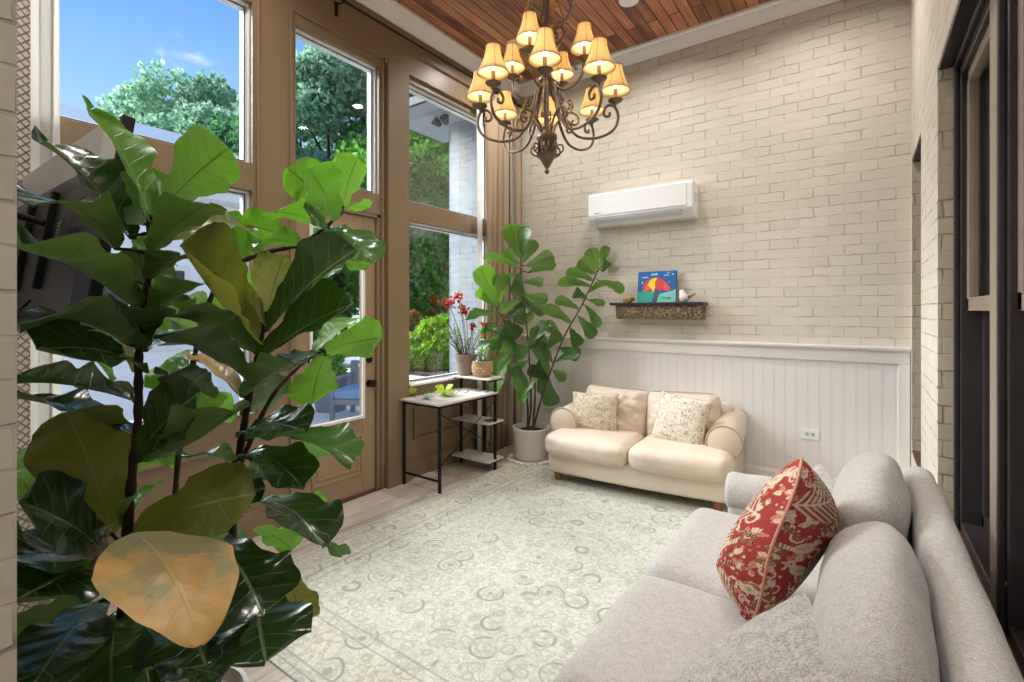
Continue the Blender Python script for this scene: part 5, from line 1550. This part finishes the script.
def basket_pot():
    c = V((-2.965, 3.655, .872))
    t = thing('potted_succulent', c, 'round woven wicker basket holding a small green plant on the desk shelf', 'plant')
    m = MB()
    pr = [(.055, 0), (.072, .012), (.084, .045), (.085, .085), (.078, .118), (.080, .124), (.074, .126), (.07, .10), (0, .10)]
    n = 40
    vs = []; uv = []
    for i, (r, z) in enumerate(pr[:7]):
        for j in range(n+1):
            w = 2*math.pi*j/n; rr = r*(1+.018*math.sin(w*14+(i % 2)*3.1)); vs.append(c+V((rr*math.cos(w), rr*math.sin(w), z))*1.22); uv.append((j/n, i/7))
    m.add(vs, [(i*(n+1)+j, i*(n+1)+j+1, (i+1)*(n+1)+j+1, (i+1)*(n+1)+j) for i in range(6) for j in range(n)], uv)
    m.lathe([(0, .0), (.067, 0)], c, 24)
    m.build('basket', MAT['wicker'], t, smooth=True)
    s = MB(); s.lathe([(.09, .127), (0, .132)], c, 24); s.build('soil', MAT['soil'], t)
    lv = MB(); random.seed(5)
    for k in range(60):
        a = random.uniform(0, 6.28); p = c+V((.07*random.random()*math.cos(a), .07*random.random()*math.sin(a),   .13+random.uniform(0, .12)))
        d = V((math.cos(a), math.sin(a), random.uniform(.2, 1.6))).normalized()
        blade(lv, p, p+d*random.uniform(.03, .055), .018, V((0, 0, 1)), .05, .15, 0, k, 4, 2, prof=ellip)
    for k in range(8):
        a = k*.8; lv.tube([c+V((.02*math.cos(a), .02*math.sin(a), .13)), c+V((.03*math.cos(a), .03*math.sin(a), .22))], .002, 5)
    lv.build('foliage', MAT['thin_leaf'], t, smooth=True)
    w = MB(); w.lathe([(0, 0), (.016, .004), (.02, .02), (.012, .034), (0, .038)], c+V((-.035, -.035, .125)), 12); w.build('white_stone', MAT['white_plastic'], t, smooth=True)
basket_pot()
def cutting(c, mat, n, size, label, seed, up=.5):
    random.seed(seed); t = thing('leaf_cutting', c, label, 'cutting')
    lv, st = MB(), MB()
    for k in range(n):
        a = 6.28*k/n+random.uniform(-.3, .3); d = V((math.cos(a), math.sin(a)*.7, random.uniform(.1, up))).normalized()
        B = c+V((0, 0, .012))+d*.012
        blade(lv, B, B+d*size*random.uniform(.7, 1.1), size*.75, V((0, -.3, 1)), .1, .15, .06, k, 7, 4)
        st.tube([c+V((0, 0, .008)), B+d*.02], .0022, 5)
    st.tube([c+V((-.05, .0, .0045)), c+V((0, 0, .006)), c+V((.06, -.02, .0045))], .0035, 6)
    lv.build('leaves', MAT[mat], t, smooth=True); st.build('stem', MAT['thin_leaf'], t, smooth=True)
DZ = .7405
def on_desk(u, v):
    tt = (H-DZ)/(v-311); return P(u, v, tt)
q = on_desk(413, 396.5); cutting(V((q.x, q.y, DZ)), 'lime_leaf', 5, .07, 'single yellow-green leaf sprig at the left end of the desk top', 3, 1.8)
q = on_desk(445, 395.5); cutting(V((q.x, q.y, DZ)), 'lime_leaf', 11, .10, 'clump of yellow-green leaves in the middle of the desk top', 4, .9)
q = on_desk(427, 399.5); cutting(V((q.x, q.y, DZ)), 'pale_leaf', 6, .05, 'small pale green and white leaf sprig near the desk front edge', 6, .9)
pts = [on_desk(*p) for p in ((452, 397), (460, 391), (466, 393), (470, 389), (478, 391.5), (484, 389), (490, 390), (486, 393))]
m = MB(); m.tube(spline([V((p.x, p.y, DZ+.003)) for p in pts], 6), .0025, 6)
o = m.build('cable', MAT['plastic_dark'], smooth=True); tag(o, 'thin dark cable lying in loops on the pale desk top', 'cable')
p0 = P(416, 397, .0092); pts = [on_desk(*p) for p in ((416, 395), (422, 392), (427, 394), (432, 391), (437, 395))]
m = MB(); m.tube(spline([V((p.x, p.y, DZ+.003)) for p in pts], 6), .0025, 6)
o = m.build('cable', MAT['white_plastic'], smooth=True); tag(o, 'short white cord among the leaf cuttings on the desk top', 'cable')
bz = .4605
m = MB(); m.softbox((-2.90, 3.60, bz), (-2.83, 3.72, bz+.012), .004, n=3); o = m.build('phone_charger', MAT['plastic_dark'], smooth=True); tag(o, 'small dark grey pad lying on the middle desk shelf', 'charger')
# ------------------------------------------------------------------ outdoors
G = -.12
struct(bx('ground', (-60, -30, G-.3), (-3.5, 60, G-.02), MAT['lawn']))
struct(bx('trim_13', (-12, -6, G-.05), (-3.47, 8.6, G), MAT['patio']))
# brick wing of the house running out beyond the corner window, with its eave and floodlight
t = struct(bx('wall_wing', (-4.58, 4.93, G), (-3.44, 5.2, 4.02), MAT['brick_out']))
m = MB(); m.box((-5.15, 4.2, 4.03), (-3.46, 5.4, 4.08)); struct(m.build('roof_eave', MAT['eave']))
m = MB(); m.box((-5.17, 4.18, 4.03), (-5.13, 5.4, 4.13)); m.box((-5.17, 4.18, 4.03), (-3.46, 4.22, 4.13)); struct(m.build('trim_15', MAT['fascia']))
fc = P(444, 108, .0129)
t = thing('floodlight', (fc.x, fc.y, 4.03), 'twin-head outdoor floodlight fixed under the eave outside the corner window', 'outdoor light')
m = MB(); m.lathe([(.05, -.0), (.05, -.02), (.03, -.03), (0, -.03)], (fc.x, fc.y, 4.03), 18); m.build('mounting_plate', MAT['white_plastic'], t, auto=40)
for s in (-1, 1):
    m = MB(); c = V((fc.x+s*.07, fc.y-.05, 3.93)); rot = Matrix.Rotation(R(62), 4, 'X') @ Matrix.Rotation(R(20*s), 4, 'Y')
    m.lathe([(0, -.06), (.03, -.055), (.045, -.02), (.06, .05), (.055, .055), (0, .05)], c, 18, rot); m.tube([V((fc.x, fc.y, 4.0)), c+V((0, .02, .03))], .012, 8)
    m.build('lamp_head', MAT['plastic_dark'], t, auto=40)

def siding_house():
    t = thing('neighbouring_house', (-9.2, .5, G), 'white sided low house with grey roof beyond the patio', 'house')
    x = -8.6; y0, y1 = -7, 4.7
    m = MB(); m.box((-15, y0, G), (x, y1, 3.35)); m.build('wall', MAT['siding'], t)
    m = MB()
    k = 0; z = G
    while z < 3.3:
        m.prism([(x, z), (x+.022, z), (x+.004, z+.16), (x, z+.16)], y0, y1, 'y'); z += .162
    m.build('siding_boards', MAT['siding'], t)
    m = MB()
    m.prism([(x+.45, 3.26), (x+.45, 3.40), (-11.6, 5.2), (-15.4, 3.3), (-15.4, 3.16), (-11.6, 5.06)], y0-.4, y1+.4, 'y'); m.build('roof', MAT['roof'], t)
    m = MB(); m.box((x, y0-.4, 3.24), (x+.47, y1+.4, 3.262)); m.box((x+.45, y0-.4, 3.22), (x+.475, y1+.4, 3.42)); m.build('eave', MAT['vinyl'], t)
    for a, b in ((-1.2, .2), (2.1, 3.3)):
        m = MB(); m.box((x, a, .9), (x+.05, b, 2.2)); f = m.build('window', MAT['vinyl'], t)
        bx('pane', (x+.03, a+.08, .98), (x+.055, b-.08, 2.12), MAT['gasket'], f)
siding_house()

def foliage(n, shape, size, seed, hang=.3):
    """leaf tufts filling a shape; every tuft is a few bent blades"""
    rnd = random.Random(seed); m = MB(); vs = []; fs = []
    for k in range(n):
        p, nrm = shape(rnd)
        for j in range(3):
            d = (nrm*.8 + V((rnd.gauss(0, 1), rnd.gauss(0, 1), rnd.gauss(0, 1)-hang))).normalized()
            s = d.cross(V((rnd.gauss(0, 1), rnd.gauss(0, 1), rnd.gauss(0, 1)))).normalized()
            l = size*rnd.uniform(.6, 1.4); w = l*.38; up = d.cross(s)*l*.12
            o = len(vs); vs += [p, p+d*l*.5+s*w+up, p+d*l, p+d*l*.5-s*w+up]; fs.append((o, o+1, o+2, o+3))
    m.v = [tuple(v) for v in vs]; m.f = fs; m.mi = [0]*len(fs)
    return m
def crown(c, rx, ry, rz, lumps, seed, shell=.55):
    rnd = random.Random(seed); L = []
    for k in range(lumps):
        a = rnd.uniform(0, 6.28); z = rnd.uniform(-.9, .95); r = math.sqrt(max(0, 1-z*z))*rnd.uniform(.45, .85)
        L.append((V((c[0]+rx*r*math.cos(a), c[1]+ry*r*math.sin(a), c[2]+rz*z*.85)), rnd.uniform(.28, .48)*(rx+ry)/2))
    def f(rn):
        q, rad = rn.choice(L)
        d = V((rn.gauss(0, 1), rn.gauss(0, 1), rn.gauss(0, 1))).normalized()
        rr = rad*(shell+(1-shell)*rn.random())
        return q+V((d.x*rr, d.y*rr, d.z*rr*.8)), d
    return f
def tree(x, y, h, r, mat, label, seed, n=2600, size=.22, trunk=.10, low=.3, group='trees beyond the garden'):
    t = thing('tree', (x, y, G), label, 'tree', group)
    m = MB(); rnd = random.Random(seed)
    m.tube(spline([(x, y, G), (x+rnd.uniform(-.2, .2), y, h*.35), (x+rnd.uniform(-.3, .3), y+rnd.uniform(-.3, .3), h*.8)], 6), [trunk*(1-.06*i) for i in range(13)], 9)
    for k in range(6):
        a = rnd.uniform(0, 6.28); z = h*rnd.uniform(.35, .65)
        m.tube(spline([(x, y, z), (x+r*.35*math.cos(a), y+r*.35*math.sin(a), z+h*.1), (x+r*.7*math.cos(a), y+r*.7*math.sin(a), z+h*.16)], 4), [trunk*.45*(1-.09*i) for i in range(9)], 6)
    m.build('trunk', MAT['bark_grey'], t, smooth=True)
    zc = h*(low+1)/2
    foliage(int(n*1.7), crown((x, y, zc), r, r, h*(1-low)/2, 26, seed), size, seed).build('crown', MAT[mat], t)
def at(u, v, d): return P(u, v, d/F)
# nearer and farther trees: pixel column, depth, top row, crown radius
for k, (u, d, vt, r, mat, label, n) in enumerate((
        (432, 19, 112, 3.2, 'tree_a', 'bright leafy tree just outside the corner window', 8000),
        (412, 24, 80, 3.6, 'tree_b', 'darker tall tree standing behind the tree at the corner window', 3200),
        (455, 26, 60, 3.2, 'tree_b', 'dark tree farthest right behind the brick wing', 1600),
        (392, 18, 150, 2.4, 'tree_a', 'leafy tree hidden partly by the post right of the door', 2600),
        (376, 21, 140, 2.7, 'tree_a', 'green tree seen low at the right of the transom above the door', 3200),
        (332, 23, 52, 3.6, 'tree_c', 'tall haze-tinted tree filling the transom above the door', 4200),
        (300, 25, 64, 3.4, 'tree_c', 'tall haze-tinted tree at the left of the transom above the door', 3600),
        (270, 21, 110, 2.6, 'tree_b', 'tree mostly behind the post left of the door', 2200),
        (225, 24, 104, 3.0, 'tree_c', 'hazy tree above the roof at the right of the left window', 3400),
        (185, 26, 66, 3.6, 'tree_c', 'highest rounded hazy tree above the roof in the left window', 4600),
        (140, 29, 90, 2.8, 'tree_c', 'small hazy tree above the roof at the left of the left window', 2600),
        (345, 17, 205, 2.4, 'tree_a', 'low leafy tree seen through the door glass', 2600),
        (300, 17, 230, 2.2, 'tree_b', 'low dark tree behind the leaves beside the door glass', 1800))):
    b = at(u, vt, d); tree(b.x, b.y, b.z+.3, r, mat, label, 40+k, n, (.007*d+.06), .16, .03 if k < 3 else .12 if d < 18 else .18)
def bush(u, d, vt, r, mat, label, seed, n=2600, size=.075, squash=1.0):
    b = at(u, vt, d); h = b.z-G
    t = thing('bush', (b.x, b.y, G), label, 'bush', 'bushes outside the corner window')
    m = MB()
    for k in range(6):
        a = k*1.05; m.tube([(b.x, b.y, G-.03), (b.x+r*.3*math.cos(a), b.y+r*.3*math.sin(a), G+h*.5)], [.02, .012], 6)
    m.build('stem', MAT['bark_grey'], t)
    foliage(n, crown((b.x, b.y, G+h*.52), r, r, h*.5, 14, seed, .5), size, seed, -.2).build('foliage', MAT[mat], t)
bush(413, 14.8, 316, 1.0, 'bush_r', 'coppery orange-tipped bush at the left of the corner window', 3, 4200, .12)
bush(437, 14.2, 318, 1.05, 'bush_y', 'yellow-green rounded bush outside the corner window', 4, 5200, .12)
bush(418, 13.6, 338, .75, 'bush_y', 'low bright green bush at the left edge of the corner window', 5, 3600, .11)
bush(455, 14.6, 316, 1.0, 'bush_y', 'yellow-green bush beside the white brick wing', 6, 3600, .12)
struct(bx('trim_14', (-14, 8.6, G-.02), (-7.6, 15, G+.012), MAT['mulch']))
# patio things beyond the door
def patio_chair():
    c = at(364, 417, 7.5); x, y = c.x, c.y
    t = thing('patio_chair', (x, y, G), 'grey framed patio chair with a blue seat cushion seen through door glass', 'chair', local=True)
    t.rotation_euler = (0, 0, R(28))
    K = MAT['grey_wicker']
    for sx in (-1, 1):
        for sy in (-1, 1):
            bx('leg', (sx*.34-.03, sy*.33-.03, 0), (sx*.34+.03, sy*.33+.03, .62 if sy < 0 else .80), K, t, .006)
        bx('armrest', (sx*.34-.045, -.38, .60), (sx*.34+.045, .36, .635), K, t, .01)
    bx('seat_frame', (-.34, -.36, .24), (.34, .36, .32), K, t, .008)
    m = MB(); 
    for k in range(6): m.box((-.31+k*.11, .31, .32), (-.25+k*.11, .34, .80))
    m.box((-.36, .305, .78), (.36, .345, .83)); m.build('backrest', K, t, bevel=.004)
    m = MB(); m.softbox((-.32, -.37, .32), (.32, .30, .47), .05, (0, 0, .01), 8); m.build('cushion', MAT['blue_cushion'], t, smooth=True)
patio_chair()
def planter(u, v, d, r, h, label, seed):
    c = at(u, v, d); c = V((c.x, c.y, G))
    t = thing('planter', c, label, 'planter')
    m = MB(); m.lathe([(r*.7, 0), (r, h), (r*1.04, h), (r*1.04, h+.03), (r*.93, h+.03), (r*.9, h-.05), (0, h-.05)], c, 28); m.build('pot', MAT['grey_wicker'], t, auto=40)
    foliage(900, crown((c.x, c.y, G+h+.3), r*1.1, r*1.1, .35, 9, seed), .07, seed, -.2).build('foliage', MAT['tree_a'], t)
planter(331, 411, 8.0, .33, .56, 'grey round patio planter with a leafy shrub seen through the door glass', 2)
def patio_table():
    c = at(357, 372, 9.0); c = V((c.x, c.y, G))
    t = thing('patio_table', c, 'pale patio table behind the chair seen through the door glass', 'table')
    m = MB(); m.box((c.x-.6, c.y-.5, .55), (c.x+.6, c.y+.5, .60)); m.build('table_top', MAT['patio'], t, bevel=.01)
    for sx in (-1, 1):
        for sy in (-1, 1): bx('leg', (c.x+sx*.5-.03, c.y+sy*.4-.03, G), (c.x+sx*.5+.03, c.y+sy*.4+.03, .55), MAT['grey_wicker'], t, .004)
patio_table()

# ------------------------------------------------------------------ sky, sun
w = bpy.data.worlds.new('sky'); scene.world = w; w.use_nodes = True
nt = w.node_tree; nt.nodes.clear()
class WB(NB):
    def __init__(s): s.t = nt; s.out = s.n('ShaderNodeOutputWorld')
b = WB()
d = b.n('ShaderNodeTexCoord').outputs['Generated']; q = b.sep(d)
el = q[2]
sky = b.ramp(el, [(0.0, srgb(206,224,238)), (.22, srgb(176,206,238)), (.34, srgb(140,184,236)), (.48, srgb(106,156,222)), (1.0, srgb(86,134,206))])
cl = b.step(b.noise(b.vmath('MULTIPLY', d, (1, 1, 2.2)), 4.5, 6, .55), .56, .72)
haze = b.step(b.noise(b.vmath('MULTIPLY', d, (1, 1, 1.6)), 1.3, 4), .45, .8)
col = b.mix(b.math('MULTIPLY', haze, .35), sky, srgb(232,238,244))
col = b.mix(b.math('MULTIPLY', cl, .85), col, (1.0, .98, .98, 1))
col = b.mix(b.step(el, .0, -.05), col, srgb(150,150,140))
bg = b.n('ShaderNodeBackground'); b.put(bg.inputs[0], col); bg.inputs[1].default_value = SKY if 'SKY' in globals() else 1.45
b.t.links.new(bg.outputs[0], b.out.inputs[0])
# hazy sun high beyond the window wall
def sun(name, direction, e, ang, colr):
    l = bpy.data.lights.new(name, 'SUN'); l.energy = e; l.angle = R(ang); l.color = colr
    o = bpy.data.objects.new(name, l); COL.objects.link(o)
    o.rotation_euler = V(direction).to_track_quat('-Z', 'Y').to_euler(); o.location = (-8, 0, 12)
sun('sun', (.80, .26, -.46), 15.5, 48, (.96, .98, 1))
